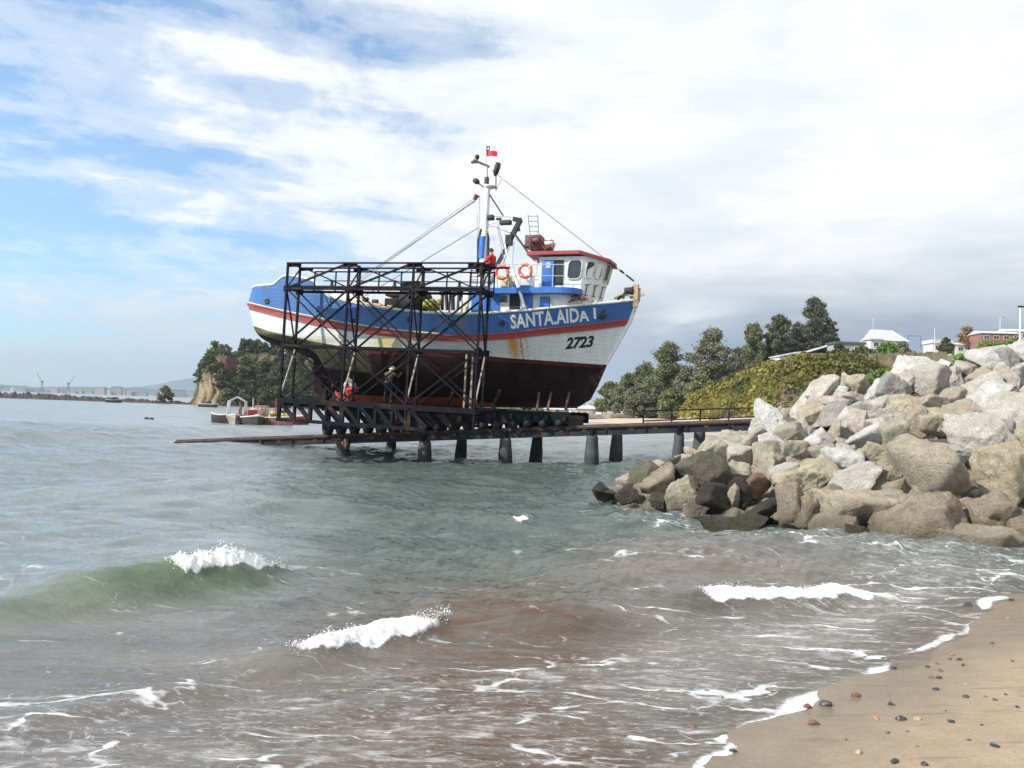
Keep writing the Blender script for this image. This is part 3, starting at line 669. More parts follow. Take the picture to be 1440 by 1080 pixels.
# rows of the rail: inner bulwark, deck, cap
mb = MB(); top = rows[0]; V = []; F = []
for sgn in (-1, 1):
    b0 = len(V)
    for (x, w, z), (x2, w2, z2), u in zip(top, [levline('top', u) for u in ug], ug):
        wi = max(w-.09, 0)*sgn; zd = min(z-.12, z2+.10); wd = max(w2-.14, 0)*sgn
        V += [(x, w*sgn, z), (min(x+.05, x), wi, z-.002), (x2, wd, zd)]
    for i in range(NU):
        for k in range(2): F.append((b0+i*3+k, b0+i*3+k+1, b0+i*3+3+k+1, b0+i*3+3+k))
mb.add(V, F, 0, True); mb.build('bulwark_lining', m_inner, boat)
mb = MB(); V = []; F = []
for (x2, w2, z2), (x, w, z) in zip([levline('top', u) for u in ug], top):
    zd = min(z-.12, z2+.10); V += [(x2, -max(w2-.14, 0), zd), (x2, max(w2-.14, 0), zd)]
for i in range(NU): F.append((2*i, 2*i+1, 2*i+3, 2*i+2))
mb.add(V, F); mb.build('deck', m_deck, boat)
mb = MB()
for sgn in (-1, 1): mb.tube([(x, (w-.03)*sgn, z+.02) for (x, w, z) in top[::2]], .065, 6, 0)
mb.build('cap_rail', m_cap, boat)
mb = MB()      # proud rubbing strake edges
for nm, off in (('top', .02), ('bot', .0)):
    for sgn in (-1, 1): mb.tube([(x, (w+.015)*sgn, z) for (x, w, z) in [levline(nm, u) for u in ug[1:-1:2]]], .035, 6)
mb.build('rubbing_strake', m_red, boat)
mb = MB()      # white line over the strake astern
mb.tube([(x, -(w+.03), z+.07) for (x, w, z) in [levline('top', u) for u in ug[3:100:2]]], .03, 6); mb.build('white_bead', m_cap, boat)
mb = MB(); mb.tube([tuple(v+Vector((.03, 0, 0))) for v in STEM[2:]], [.07, .08, .09, .10, .10], 8); mb.build('stem', m_wpaint, boat)
mb = MB(); mb.tube([tuple(v+Vector((.02, 0, 0))) for v in [Lc(812, 570), *STEM[:3]]], [.1, .1, .08, .07], 8); mb.build('forefoot', m_anti, boat)
a_, b_ = Lc(893, 432), Lc(895, 400); mb = MB(); mb.bar(a_, b_, .22, .34); mb.bar(Lc(897, 424), Lc(898, 405), .18, .16); mb.bar(Lc(886, 419), Lc(906, 413.5), .12, .12)
mb.build('stem_head', m_wood, boat)
mb = MB(); q0 = Lc(476, 566); q1 = Lc(812, 570); mb.bar(q0+Vector((0, 0, -.03)), q1+Vector((0, 0, -.03)), .26, .22); mb.build('keel', m_anti, boat)
# rudder and propeller
mb = MB(); r0 = Lc(441, 508); r1q = Lc(452, 560); mb.prism([(r0[0], r0[2]+.2), (r0[0]+.1, r1q[2]+.35), (r1q[0], r1q[2]), (r1q[0]+.55, r1q[2]), (r1q[0]+.45, r0[2]+.1)], -.05, .05, 'y'); mb.tube([(r1q[0]+.4, 0, r1q[2]-.1), (r1q[0]+.4, 0, r0[2]+.6)], .06)
mb.build('rudder', m_anti, boat)
pc = Lc(459, 538); mb = MB(); mb.lathe([(0, -.2), (.1, -.12), (.13, .1), (.1, .25)], pc, 10, M=Matrix.Rotation(R(90), 3, 'Y'))
for k in range(4):
    a = k*math.pi/2+.4; d = Vector((.06, math.cos(a), math.sin(a))); mb.bar(pc+d*.1, pc+d*.62, .30, .04, up=(1, 0, .5))
mb.build('propeller', m_dark, boat)
# name and number, laid on the planking
def text_curve(txt, bold=0.0, shear=0.0, space=1.0):
    c = bpy.data.curves.new('t', 'FONT'); c.body = txt; c.size = 1; c.offset = bold; c.shear = shear; c.space_character = space; c.resolution_u = 3
    o = bpy.data.objects.new('t', c); COL.objects.link(o); dg = bpy.context.evaluated_depsgraph_get()
    me = bpy.data.meshes.new_from_object(o.evaluated_get(dg)); bpy.data.objects.remove(o)
    return me
def lettering(name, txt, pA, pB, hpx, mat, bold=.02, shear=0, space=1.0, off=.012, parts=None):
    """text from baseline start pA to baseline end pB (places measured on the side), cap height hpx"""
    me = text_curve(txt, bold, shear, space)
    bm = bmesh.new(); bm.from_mesh(me); bmesh.ops.triangulate(bm, faces=bm.faces[:])
    for _ in range(2):
        le = [e for e in bm.edges if e.calc_length() > .12]
        if le: bmesh.ops.subdivide_edges(bm, edges=le, cuts=1); bmesh.ops.triangulate(bm, faces=bm.faces[:])
    xs_ = [v.co.x for v in bm.verts]; x0, x1 = min(xs_), max(xs_)
    w = -hully(Lc(pA[0], pA[1], -2.2)[0], Lc(pA[0], pA[1], -2.2)[2]); A = Lc(*pA, -w)
    w2 = 1.8
    for _ in range(8): q = Lc(*pB, -w2); w2 = -hully(q[0], q[2])
    B = Lc(*pB, -w2); cap = hpx*A_D(B)/FPX
    for v in bm.verts:
        f = (v.co.x-x0)/(x1-x0); hgt = v.co.y/.72*cap*(parts(f) if parts else 1)
        x = A[0]+(B[0]-A[0])*f; z = A[2]+(B[2]-A[2])*f+hgt; v.co = (x, hully(x, z)-off, z)
    m = bpy.data.meshes.new(name); bm.to_mesh(m); bm.free(); m.materials.append(mat)
    o = bpy.data.objects.new(name, m); COL.objects.link(o); o.parent = boat; return o
def A_D(v): return toworld(v).y
m_lw = M('white_lettering', (.80, .80, .78), .5, .05); m_lk = M('black_lettering', (.015, .015, .017), .5, .1)
lettering('name_lettering', 'SANTA.AIDA', (718.5, 462), (829, 451), 18.5, m_lw, .028, 0, 1.04, parts=lambda f: 1 if f < .92 else .74)
lettering('name_numeral', 'I', (836.5, 449), (838.5, 448.8), 15.5, m_lw, .0)
lettering('hull_number', '2723', (796, 491), (836, 487), 14.5, m_lk, .040, .35, 1.0)
# fairlead behind the numeral
q = Lc(846, 442, -.9); mb = MB(); q[1] = hully(q[0], q[2])-.02; mb.lathe([(.0, 0), (.22, 0), (.24, .04), (.12, .05), (0, .01)], q, 12, M=Matrix.Rotation(R(90), 3, 'X')); mb.bar(q+Vector((-.05, -.06, -.08)), q+Vector((.32, -.03, .12)), .06); mb.build('fairlead', m_dark, boat)
# small scuppers along the stern and side
for px, py in ((373, 423), (497, 452), (578, 450), (637, 455), (703, 453)):
    q = Lc(px, py, -2.8); y = hully(q[0], q[2]); mb = MB(); mb.lathe([(0, .01), (.13, .0), (.15, .03), (.1, .045), (0, .0)], (q[0], y-.0, q[2]), 12, M=Matrix.Rotation(R(90), 3, 'X')); mb.build('scupper', m_dark, boat)
# ------------------------------------------------------------------ deck houses
def extr(mb, pts, y0, y1, m=0): return mb.prism([(p[0], p[2]) for p in pts], y0, y1, 'y', m)
# lower house
yl = -1.75
h0, h1 = Lc(683, 442, yl), Lc(832, 440, yl); ht = Lc(690, 414, yl)[2]; zb_ = h0[2]-.5
house = []; xr = h1[0]
out = [(h0[0], -1.75), (xr-1.6, -1.75), (xr-.75, -1.3), (xr-.25, -.6), (xr-.2, 0), (xr-.25, .6), (xr-.75, 1.3), (xr-1.6, 1.75), (h0[0], 1.75)]
zb_ = Lc(760, 444, 0)[2]-.25
mb = MB(); mb.prism(out, zb_, ht+.02); dh = mb.build('deckhouse', m_wpaint, boat)
def side(name, x0, x1, z0, z1, y, mat, th=.04, par=boat, bev=0):
    b = MB(); b.box(((x0+x1)/2, y-th/2, (z0+z1)/2), (x1-x0, th, z1-z0), bev=bev); return b.build(name, mat, par)
yw = -1.75
def sidepx(name, ax, ay, bx, by, mat, y=yw, th=.05, par=boat, bev=0):
    a, b = Lc(ax, ay, y), Lc(bx, by, y); return side(name, a[0], b[0], min(a[2], b[2]), max(a[2], b[2]), y-.003, mat, th, par, bev)
sidepx('blue_panel', 684, 414, 702, 437, m_blue2, par=dh); sidepx('door_opening', 717, 414, 731, 436, m_blk, par=dh, th=.02)
sidepx('window', 702, 416, 713, 425, m_glass, par=dh, th=.03); sidepx('blue_panel', 735, 409, 749, 434, m_blue2, par=dh)
d_ = sidepx('open_door', 760, 418, 773, 434, m_blue2, par=dh, th=.12, bev=.02)
# pale rounded hatch trim
q = Lc(782, 427, yw); mb = MB(); mb.tube([(q[0]-.22, yw-.04, q[2]-.2), (q[0]-.22, yw-.04, q[2]+.1), (q[0]-.1, yw-.04, q[2]+.22), (q[0]+.12, yw-.04, q[2]+.2)], .05); mb.build('hatch_trim', m_cap, dh)
# blue upper deck slab, round at its forward end
ys = 2.25; s0, s1 = Lc(683, 405, -ys), Lc(814, 406, -ys); zt, zb2 = Lc(740, 404, -ys)[2], Lc(740, 412, -ys)[2]
out = [(s0[0], -ys)]+[(s1[0]-1.0+1.0*math.sin(a), -ys+.9*(1-math.cos(a))) for a in np.linspace(0, math.pi/2, 8)]+[(s1[0]-.0+.0, ys-.9*(1-math.cos(a)) if True else 0) for a in [math.pi/2]]+[(s1[0]-1.0+1.0*math.sin(a), ys-.9*(1-math.cos(a))) for a in np.linspace(math.pi/2-.2, 0, 7)]+[(s0[0], ys)]
mb = MB(); mb.prism(out, zb2, zt); slab = mb.build('upper_deck', m_blue2, boat)
mb = MB(); 
for px in (655, 672): mb.box(Lc(px, 424, -1.6), (.9, .06, 1.0))
# blue side screen aft of the house
a, b = Lc(640, 411, -1.9), Lc(684, 438, -1.9); side('blue_screen', Lc(664,411,-1.9)[0], b[0], b[2]-.2, Lc(670, 409, -1.9)[2], -1.9, m_blue2, .06)
a, b = Lc(625, 404, -1.2), Lc(690, 409, -1.2); mb = MB(); mb.box(((a[0]+b[0])/2, 0, (a[2]+b[2])/2), (b[0]-a[0], 3.2, .14), bev=.04); mb.build('awning', m_blue2, boat)
mb = MB()
for px in (633, 652, 668):
    for y in (-1.4, 1.4): q = Lc(px, 406, y); mb = MB(); mb.tube([q, (q[0], y, q[2]-1.5)], .05); mb.build('awning_post', m_dark, boat)

# wheelhouse
yW = 1.45
w0, w1 = Lc(757, 404, -yW), Lc(824, 412, -yW); zf = zt; zr = Lc(780, 361, -yW)[2]
xb = w1[0]; lean = Lc(839, 365, -yW)[0]-w1[0]
lo = [(w0[0], -yW), (xb-.3, -yW), (xb+.38, -.75), (xb+.5, 0), (xb+.38, .75), (xb-.3, yW), (w0[0], yW)]
hi = [(w0[0], -yW), (xb-.3+lean*.45, -yW), (xb+.38+lean, -.8), (xb+.5+lean, 0), (xb+.38+lean, .8), (xb-.3+lean*.45, yW), (w0[0], yW)]
zl_ = zf-1.05*0-.28
mb = MB(); V = [(x, y, zf-.3) for x, y in lo]+[(x, y, zr) for x, y in hi]; n7 = 7
mb.add(V, [tuple(range(7))[::-1], tuple(range(7, 14))]+[(i, (i+1) % 7, 7+(i+1) % 7, 7+i) for i in range(7)]); wh = mb.build('wheelhouse', m_wpaint, boat)
# front lower skirt comes down to the foredeck
mb = MB(); V = [(x, y, zb_) for x, y in [(xb-1.1, -1.2), (xb-.4, -1.15), (xb+.0, -.6), (xb+.1, 0), (xb+.0, .6), (xb-.4, 1.15), (xb-1.1, 1.2)]]+[(x, y, zf-.3) for x, y in [(xb-.9, -yW)]+lo[1:6]+[(xb-.9, yW)]]
mb.add(V, [tuple(range(7))[::-1], tuple(range(7, 14))]+[(i, (i+1) % 7, 7+(i+1) % 7, 7+i) for i in range(7)]); mb.build('wheelhouse_skirt', m_wpaint, wh)
sidepx('door', 763, 366, 779, 402, m_blue2, -yW, .07, wh, .01); sidepx('door_opening', 780, 366, 792, 401, m_blk, -yW, .02, wh)
sidepx('door_window', 768, 369, 774, 377, m_galv, -yW-.07, .015, wh); sidepx('locker', 747, 366, 755, 388, m_inner, -yW, .06, wh); 
def facet(name, f0, f1, v0, v1, i, j, mat, off=.02, round_=True, par=None, yo=1.0):
    """pane on the wheelhouse wall between corner i and j"""
    A, B = Vector((*lo[i], zf-.3)), Vector((*lo[j], zf-.3)); C, D = Vector((*hi[i], zr)), Vector((*hi[j], zr))
    pt = lambda f, v: (A+(B-A)*f)*(1-v)+(C+(D-C)*f)*v
    n = (B-A).cross(C-A).normalized()
    if n.y > 0 and i < 3: n = -n
    if i >= 3 and n.x < 0: n = -n
    c = []; 
    for (cu, cv2) in ((f0, v0), (f1, v0), (f1, v1), (f0, v1)): c.append((cu, cv2))
    pts = []; ru, rv = (f1-f0)*.25, (v1-v0)*.2
    for k, (cu, cv2) in enumerate(c):
        du = ru*(1 if cu == f0 else -1); dv = rv*(1 if cv2 == v0 else -1)
        seq = [(cu, cv2+dv), (cu+du*.3, cv2+dv*.3), (cu+du, cv2)]
        if k % 2: seq = seq[::-1]
        pts += seq
    q = [pt(*p_)+n*off for p_ in pts]; m_ = MB(); qb = [p_-n*.05 for p_ in q]; K = len(q)
    m_.add(q+qb, [tuple(range(K)), tuple(range(K, 2*K))[::-1]]+[(a, (a+1) % K, K+(a+1) % K, K+a) for a in range(K)])
    o = m_.build(name, mat, par or wh); return o, [p_+n*.012 for p_ in q]
def window(*a, **k):
    fr, q = facet('window', *a, mat=m_glass, off=.018, **k)
    m_ = MB(); m_.tube(q, .035, 6, closed=True); m_.build('window_frame', m_inner, fr)
fr_x = (Lc(796, 380, -yW)[0]-lo[0][0])/(lo[1][0]-lo[0][0])
window(fr_x-.0, .97, .42, .90, 0, 1); window(.12, .50, .46, .88, 1, 2); window(.58, .92, .46, .88, 1, 2); window(.12, .88, .46, .88, 2, 3); window(.12, .88, .46, .88, 3, 4); window(.12, .9, .46, .88, 4, 5)
for i, j, f in ((1, 2, .3), (1, 2, .75), (2, 3, .5)):
    A, B = Vector((*lo[i], zf-.3)), Vector((*lo[j], zf-.3)); C, D = Vector((*hi[i], zr)), Vector((*hi[j], zr)); n = Vector((.5, -.8, 0))
    mb = MB(); P0 = (A+(B-A)*f)*.72+(C+(D-C)*f)*.28+n*.06; P1 = (A+(B-A)*f)*.98+(C+(D-C)*f)*.02+n*.06; mb.bar(P0, P1, .035); mb.bar(P0+Vector((-.1, -.05, 0)), P0+Vector((.14, .02, .05)), .035); mb.bar(P1+Vector((-.05, -.05, 0)), P1+Vector((.12, 0, 0)), .035)
    mb.build('wiper', m_blk, wh)
# roof: red, thin, dropping at its forward brow
r0 = Lc(741, 355, -1.7); r1p = Lc(833, 354, -1.7); r2 = Lc(857, 364, -1.3); zt_ = r0[2]
ro = [(r0[0], -1.75), (r1p[0]-.6, -1.75), (r2[0], -.95), (r2[0]+.12, 0), (r2[0], .95), (r1p[0]-.6, 1.75), (r0[0], 1.75)]
drop = [0, 0, .30, .34, .30, 0, 0]
mb = MB(); V = [(x, y, zr+.06-d*.9) for (x, y), d in zip(ro, drop)]+[(x, y, zt_+.04-d) for (x, y), d in zip(ro, drop)]+[(r0[0], 0, zt_+.12), (r1p[0]-.5, 0, zt_+.14)]
F = [tuple(range(7))[::-1]]+[(i, (i+1) % 7, 7+(i+1) % 7, 7+i) for i in range(7)]+[(7, 8, 15, 14), (8, 9, 15), (9, 10, 15), (10, 11, 15), (11, 12, 15), (12, 13, 14, 15), (13, 7, 14)]
mb.add(V, F); mb.build('wheelhouse_roof', m_roof, wh)
# rails on the upper deck
mb = MB()
for py_, y in ((372, -2.15), (388, -2.15)):
    mb.tube([Lc(700, py_, y), Lc(794, py_, y)], .018)
    mb.tube([Lc(700, py_, y)*1, Vector((Lc(700, py_, y)[0], 2.15, Lc(700, py_, y)[2]))], .018); mb.tube([Vector((Lc(700, py_, y)[0], 2.15, Lc(700, py_, y)[2])), Vector((Lc(794, py_, y)[0], 2.15, Lc(700, py_, y)[2]))], .018)
for px in (700, 716, 732, 748, 762, 778, 794):
    q = Lc(px, 372, -2.15); q2 = Lc(px, 404, -2.15); mb.tube([q, (q[0], -2.15, zt)], .02); mb.tube([(q[0], 2.15, q[2]), (q[0], 2.15, zt)], .02)
mb.build('deck_rail', m_galv, boat)
# yellow and white gear lashed behind the rail
mb = MB(); q = Lc(712, 397, -1.6); mb.box(q, (.5, .4, .5), bev=.05); mb.build('deck_locker', M('yellow_box_paint', (.55, .38, .10), .6, .3, 6, col2=(.6, .55, .4)), boat)
mb = MB(); q = Lc(735, 393, -.9); mb.box(q, (1.0, .8, .75), bev=.06); mb.build('raft_case', m_wpaint, boat)
# ------------------------------------------------------------------ mast, gallows, rigging
mb = MB(); mt0, mt1 = Lc(675, 440), Lc(686, 262); mb.tube([mt0, Lc(680, 360), mt1], [.19, .17, .13], 12); mast = mb.build('mast', m_wpaint, boat)
mb = MB(); mb.tube([Lc(678, 364), Lc(680, 333)], [.205, .205], 12); mb.build('blue_band', m_blue2, mast)
mb = MB(); mb.tube([Lc(672, 378), Lc(673, 336), Lc(677, 322)], .06); mb.tube([Lc(686, 380), Lc(687, 336), Lc(684, 322)], .06); mb.build('mast_brace', m_blk, mast)
mb = MB(); mb.tube([Lc(681, 345), Lc(684.5, 300), Lc(686, 270)], [.07, .07, .07], 8); mb.tube([Lc(671, 300), Lc(670.5, 372)], .022); mb.tube([Lc(674.5, 275), Lc(673, 330)], .03); mb.build('mast_pipe', m_galv, mast)
mb = MB(); q = Lc(690, 263); mb.lathe([(0, -.06), (.18, -.07), (.32, 0), (.32, .04), (0, .05)], q, 14); mb.build('mast_platform', m_wpaint, mast)
mb = MB(); mb.tube([Lc(684, 262), Lc(684.5, 234)], [.09, .06], 8); mb.tube([Lc(684, 234), Lc(683.5, 203)], .018, 6); mb.build('topmast', m_inner, mast); mb = MB(); mb.bar(Lc(666, 225), Lc(688, 234.5), .10); mb.build('crossarm', m_dark, mast); mb = MB(); mb.bar(Lc(671, 226), Lc(671, 220), .05); mb.build('lamp_bracket', m_dark, mast)
mb = MB(); mb.lathe([(0, .12), (.1, .1), (.12, 0), (.08, -.1), (0, -.12)], Lc(671, 221), 10); mb.box(Lc(667.5, 228), (.35, .12, .1)); mb.build('masthead_lamp', m_dark, mast)
mb = MB(); mb.lathe([(0, .22), (.11, .16), (.15, 0), (.1, -.14), (0, -.2)], Lc(670, 255), 12, M=Matrix.Rotation(R(-60), 3, 'Y')); mb.bar(Lc(673, 258), Lc(680, 263), .06); mb.build('searchlight', m_dark, mast)
mb = MB(); mb.lathe([(0, .36), (.13, .32), (.16, .1), (.14, -.16), (.07, -.33), (0, -.36)], Lc(698.5, 238), 12, M=Matrix.Rotation(R(15), 3, 'Y')); mb.tube([Lc(697.5, 246), Lc(697.5, 266)], .03); mb.build('radar_reflector', m_dark, mast)
mb = MB(); mb.tube([Lc(697, 268), Lc(705.5, 250), Lc(711, 254)], .03); mb.build('antenna_bracket', m_inner, mast)
mb = MB(); mb.box(Lc(684.5, 254), (.2, .2, .35), bev=.03); mb.box(Lc(684.2, 290), (.35, .3, 1.4), bev=.04) if False else None; mb.build('lamp_cluster', m_dark, mast)
mb = MB(); mb.tube([Lc(671, 274), Lc(667, 281)], [.14, .09], 8); mb.build('block', m_brownred, mast)
# flag: white and red with a blue canton and a white star, blowing to the right
fl = empty('flag', Lc(683.6, 214), 0); fl.parent = mast
def flagpart(name, u0, u1, v0, v1, mat, dy=0.0):
    m_ = MB(); V = []; nx, nz = 8, 5; o = Lc(683.6, 219.5)-Lc(683.6, 214); Wf, Hf = .58, .52
    for s_ in (0, 1):
        for i in range(nx+1):
            for j in range(nz+1):
                u, v = u0+(u1-u0)*i/nx, v0+(v1-v0)*j/nz
                V.append((u*Wf*(1-.12*v*0), .05*math.sin(u*7+1)-dy*(1 if s_ == 0 else -1)+(.006 if s_ else -.006), o[2]+v*Hf-.10*u**1.5*Hf*.8))
    m1 = (nx+1)*(nz+1); F = []
    for i in range(nx):
        for j in range(nz):
            a = i*(nz+1)+j; F.append((a, a+nz+1, a+nz+2, a+1)); F.append((m1+a, m1+a+1, m1+a+nz+2, m1+a+nz+1))
    m_.add(V, F, 0, True); return m_.build(name, mat, fl)
flagpart('red_stripe', 0, 1, 0, .5, M('flag_red', (.62, .03, .05), .8, .05)); flagpart('white_stripe', .36, 1, .5, 1, M('flag_white', (.8, .8, .8), .8, .03)); flagpart('blue_canton', 0, .36, .5, 1, M('flag_blue', (.03, .07, .25), .8, .05))
m_ = MB(); o = Lc(683.6, 219.5)-Lc(683.6, 214)
for sy in (-1, 1):
    V = [(.105+(.085 if k % 2 == 0 else .035)*math.sin(k*math.pi/5), sy*.022+.05*math.sin(.18*7+1), o[2]+.75*.52-.01+(.085 if k % 2 == 0 else .035)*math.cos(k*math.pi/5)) for k in range(10)]; m_.add(V, [tuple(range(10))])
m_.build('white_star', bpy.data.materials['flag_white'], fl)
# gallows and crane boom aft of the wheelhouse
mb = MB(); mb.bar(Lc(732, 309, .0), Lc(717, 338, 0), .20, .22); mb.bar(Lc(717, 338, 0), Lc(697, 376, 0), .12, .14); mb.box(Lc(716, 338, 0), (.32, .3, .5)); mb.bar(Lc(722, 308, 0), Lc(733, 310, 0), .22, .2); boom = mb.build('crane_boom', m_blk, boat)
mb = MB(); mb.tube([Lc(697, 376, 0), Lc(688, 400, 0)], .16); mb.bar(Lc(706, 360, .1), Lc(693, 384, .1), .18, .2); mb.build('boom_ram', m_galv, boat)
mb = MB(); mb.tube([Lc(685, 303, 0), Lc(722, 305, 0)], .03); mb.tube([Lc(680, 320, 0), Lc(694, 317, 0), Lc(718, 327, 0)], .05); mb.tube([Lc(682, 318, 0), Lc(700, 312, 0)], .03); mb.build('gallows_arm', m_inner, boat)
mb = MB(); mb.box(Lc(690, 306, 0), (.36, .3, .26), bev=.06); mb.box(Lc(711, 313, 0), (.6, .3, .22), bev=.04); mb.box(Lc(701.5, 308, 0), (.25, .15, .1)); mb.tube([Lc(729, 318, 0), Lc(730, 325, 0)], .07); mb.build('hanging_block', m_dark, boat)
mb = MB()
for (a, b, r) in (((686, 270, 0), (708, 304, 0), .035), ((721, 325, 0), (744, 357, -.6), .05)): mb.tube([Lc(*a), Lc(*b)], r)
mb.build('stay_bar', m_blk, boat)
mb = MB()
mb.tube([Lc(709, 338, -1.0), Lc(712, 355, -1.2), Lc(720, 375, -2.0)], .035); mb.tube([Lc(720, 375, -2.0), Lc(738, 434, -2.3)], .075); mb.build('cargo_derrick', m_wpaint, boat)
mb = MB()
for A, B, r in (((671, 276, 0), (480, 410, -1.5), .014), ((670, 280, 0), (475, 418, -1.2), .017), ((673, 320, 0), (500, 424, -1.4), .022), ((668, 283, 0), (520, 383, 1.0), .02),
                ((692, 240, 0), (892, 396, 0), .022), ((700, 316, 0), (712, 360, -.5), .022), ((720, 338, 0), (707, 372, -.5), .025), ((725, 336, 0), (752, 356, -.6), .018), ((723, 340, 0), (720, 372, -1), .015), ((699, 318, 0), (716, 400, -1.6), .02)):
    mb.tube([Lc(*A), Lc(*B)], r, 6)
mb.build('rigging_wire', m_wire, boat)
mb = MB(); mb.tube([Lc(872, 380), Lc(877, 384)], .05); mb.tube([Lc(881, 387), Lc(891, 395)], .045); mb.build('forestay_turnbuckle', m_dark, boat)
# ladder, winch and dome on the wheelhouse roof
mb = MB()
for sx in (0, 1): mb.tube([Lc(746+12*sx, 337, -.2), Lc(742.5+13.5*sx, 302, -.2)], .022)
for k in range(5):
    f = k/4.0; mb.tube([Lc(743+3*f, 304+29*f, -.2), Lc(756+2*f, 304+29*f, -.2)], .018)
mb.build('roof_ladder', m_wire, boat)
mb = MB(); mb.box(Lc(752, 341, -.3), (.8, .8, .6), bev=.05); mb.box(Lc(761, 349, -.3), (1.1, .7, .22), bev=.04); mb.bar(Lc(745, 352, -.7), Lc(747, 334, -.7), .07); mb.bar(Lc(768, 352, -.7), Lc(758, 340, -.7), .07); mb.tube([Lc(749, 339, -.75), Lc(758, 338, -.75)], .16, 10); mb.build('roof_winch', m_brownred, boat)
mb = MB(); mb.lathe([(0, -.2), (.24, -.16), (.33, 0), (.34, .1), (.30, .1), (.14, .16), (.12, .32), (0, .36)], Lc(772, 345, -.3), 14); mb.build('radar_dome', m_cap, boat)
mb = MB(); a = Lc(762, 338, -.6); b = Lc(779, 338, -.6); mb.tube([a, b], .02); mb.tube([Lc(764, 352, -.6), Lc(764, 338, -.6)], .02); mb.tube([Lc(778, 352, -.6), Lc(778, 338, -.6)], .02); mb.build('roof_rail', m_brownred, boat)
# deck gear amidships
mb = MB(); q = Lc(570, 430, -.8); mb.box(q, (1.7, 1.3, .6), bev=.06); mb.build('net_hauler_base', m_steel, boat)
mb = MB(); q = Lc(585, 421, -1.0); mb.lathe([(.1, -.7), (.62, -.7), (.62, -.6), (.3, -.55), (.3, .55), (.62, .6), (.62, .7), (.1, .7)], q, 18, M=Matrix.Rotation(R(90), 3, 'X')); mb.build('winch_drum', m_blk, boat)
mb = MB(); q = Lc(568, 416, -.6); mb.box(q, (1.6, 1.0, .14), bev=.03); mb.build('hatch_cover', m_steel2, boat)
V = []; mb = MB()
for k in range(26): q = Lc(random.uniform(598, 618), random.uniform(424, 434), -1.6+random.uniform(-.4, .4)); mb.lathe([(0, -.14), (.16, -.1), (.2, .03), (.1, .13), (0, .15)], q, 7, M=Matrix.Rotation(random.uniform(-1, 1), 3, 'X'))
mb.build('net_heap', m_net, boat)
for px, h in ((622, 412), (629, 408), (637, 414), (645, 410), (514, 421), (527, 424)): mb = MB(); q = Lc(px, 436, -1.3); q2 = Lc(px+random.uniform(-2, 2), h, -1.3); mb.tube([q, q2], random.uniform(.06, .14)); mb.box(q2, (.3, .2, .2), bev=.03); mb.build('deck_fitting', m_dark, boat)
mb = MB(); mb.box(Lc(655, 428, -1.5), (.3, .1, 1.2), bev=.03); mb.tube([Lc(648, 440, -1.8), Lc(649, 424, -1.8)], .09); mb.build('bollard', m_cap, boat)
mb = MB(); a, b = Lc(470, 418, -1.5), Lc(540, 428, -1.5)
for k in range(5): mb.tube([Lc(470+k*16, 420+k*2, -1.2), Lc(488+k*16, 425+k*1.6, -1.5)], .07)
mb.build('fish_chute', m_wood, boat)
# anchor gear on the foredeck, tyres, rope tangles
mb = MB(); q = Lc(884, 411, 0); mb.bar(Lc(868, 421, -.2), Lc(891, 404, 0), .14); mb.box(Lc(885, 409.5, 0), (.45, .5, .32), bev=.1); mb.bar(Lc(876, 420, -.3), Lc(880, 408, -.3), .1); mb.build('anchor_windlass', m_dark, boat)
mb = MB(); mb.tube([Lc(864, 420, -.3), Lc(875, 414, -.3), Lc(888, 416, -.2)], .05); mb.build('anchor_chain', m_wood, boat)
mb = MB(); q = Lc(838, 411, -.4); mb.tube([q+Vector((.12*math.sin(a)*.4, .30*math.cos(a), .36*math.sin(a))) for a in np.linspace(0, 2*math.pi, 15)[:-1]], .14, 8, closed=True); mb.build('tyre_fender', m_blk, boat)
mb = MB(); mb.tube([Lc(837, 430, -.9), Lc(837, 422, -.9)], .1); mb.build('mooring_post', m_wpaint, boat)
mb = MB()
for k in range(9): mb.tube([Lc(805+random.uniform(-6, 26), 424+random.uniform(-8, 2), -1.7), Lc(815+random.uniform(-6, 12), 414+random.uniform(-2, 8), -1.7), Lc(805+random.uniform(0, 26), 424+random.uniform(-5, 3), -1.7)], .028, 6)
mb.build('rope_tangle', m_brownred, boat)
# lifebuoys hang on the rail
for px, py, lab in ((706, 383, 'orange ring lifebuoy hanging on the rail nearer the mast'), (738.5, 381, 'orange ring lifebuoy hanging on the rail nearer the wheelhouse door')):
    q = Lc(px, py, -2.22); t_ = ship_empty('lifebuoy', lab, 'lifebuoy', 'lifebuoys on the boat rail', q)
    m_ = MB(); m_.tube([(.29*math.cos(a), 0, .29*math.sin(a)) for a in np.linspace(0, 2*math.pi, 25)[:-1]], .075, 8, closed=True); m_.build('ring', m_ring, t_)
    m_ = MB()
    for k in range(4):
        a = math.pi/4+k*math.pi/2; m_.tube([(.29*math.cos(a+e), 0, .29*math.sin(a+e)) for e in (-.1, 0, .1)], .081, 8)
    m_.build('band', m_cap, t_)

# tide marks on the piles
t = m_conc.node_tree; b = t.nodes['Principled BSDF']; src = b.inputs['Base Color'].links[0].from_socket
ge = nd(t, 'ShaderNodeNewGeometry'); sz = nd(t, 'ShaderNodeSeparateXYZ'); t.links.new(ge.outputs['Position'], sz.inputs[0])
zq = mth(t, 'ADD', sz.outputs[2], mth(t, 'MULTIPLY', mth(t, 'SUBTRACT', noise(t, ge.outputs['Position'], 4, 4), .5), .5))
c = mixc(t, ramp(t, zq, [(.25, .9), (.55, .5), (.8, 0)]), src, (.020, .024, .016)); c = mixc(t, mth(t, 'MULTIPLY', ramp(t, noise(t, ge.outputs['Position'], 18, 3), [(.6, 0), (.66, .7)]), ramp(t, zq, [(.3, 1), (.7, 0)])), c, (.25, .25, .22))
t.links.new(c, b.inputs['Base Color'])
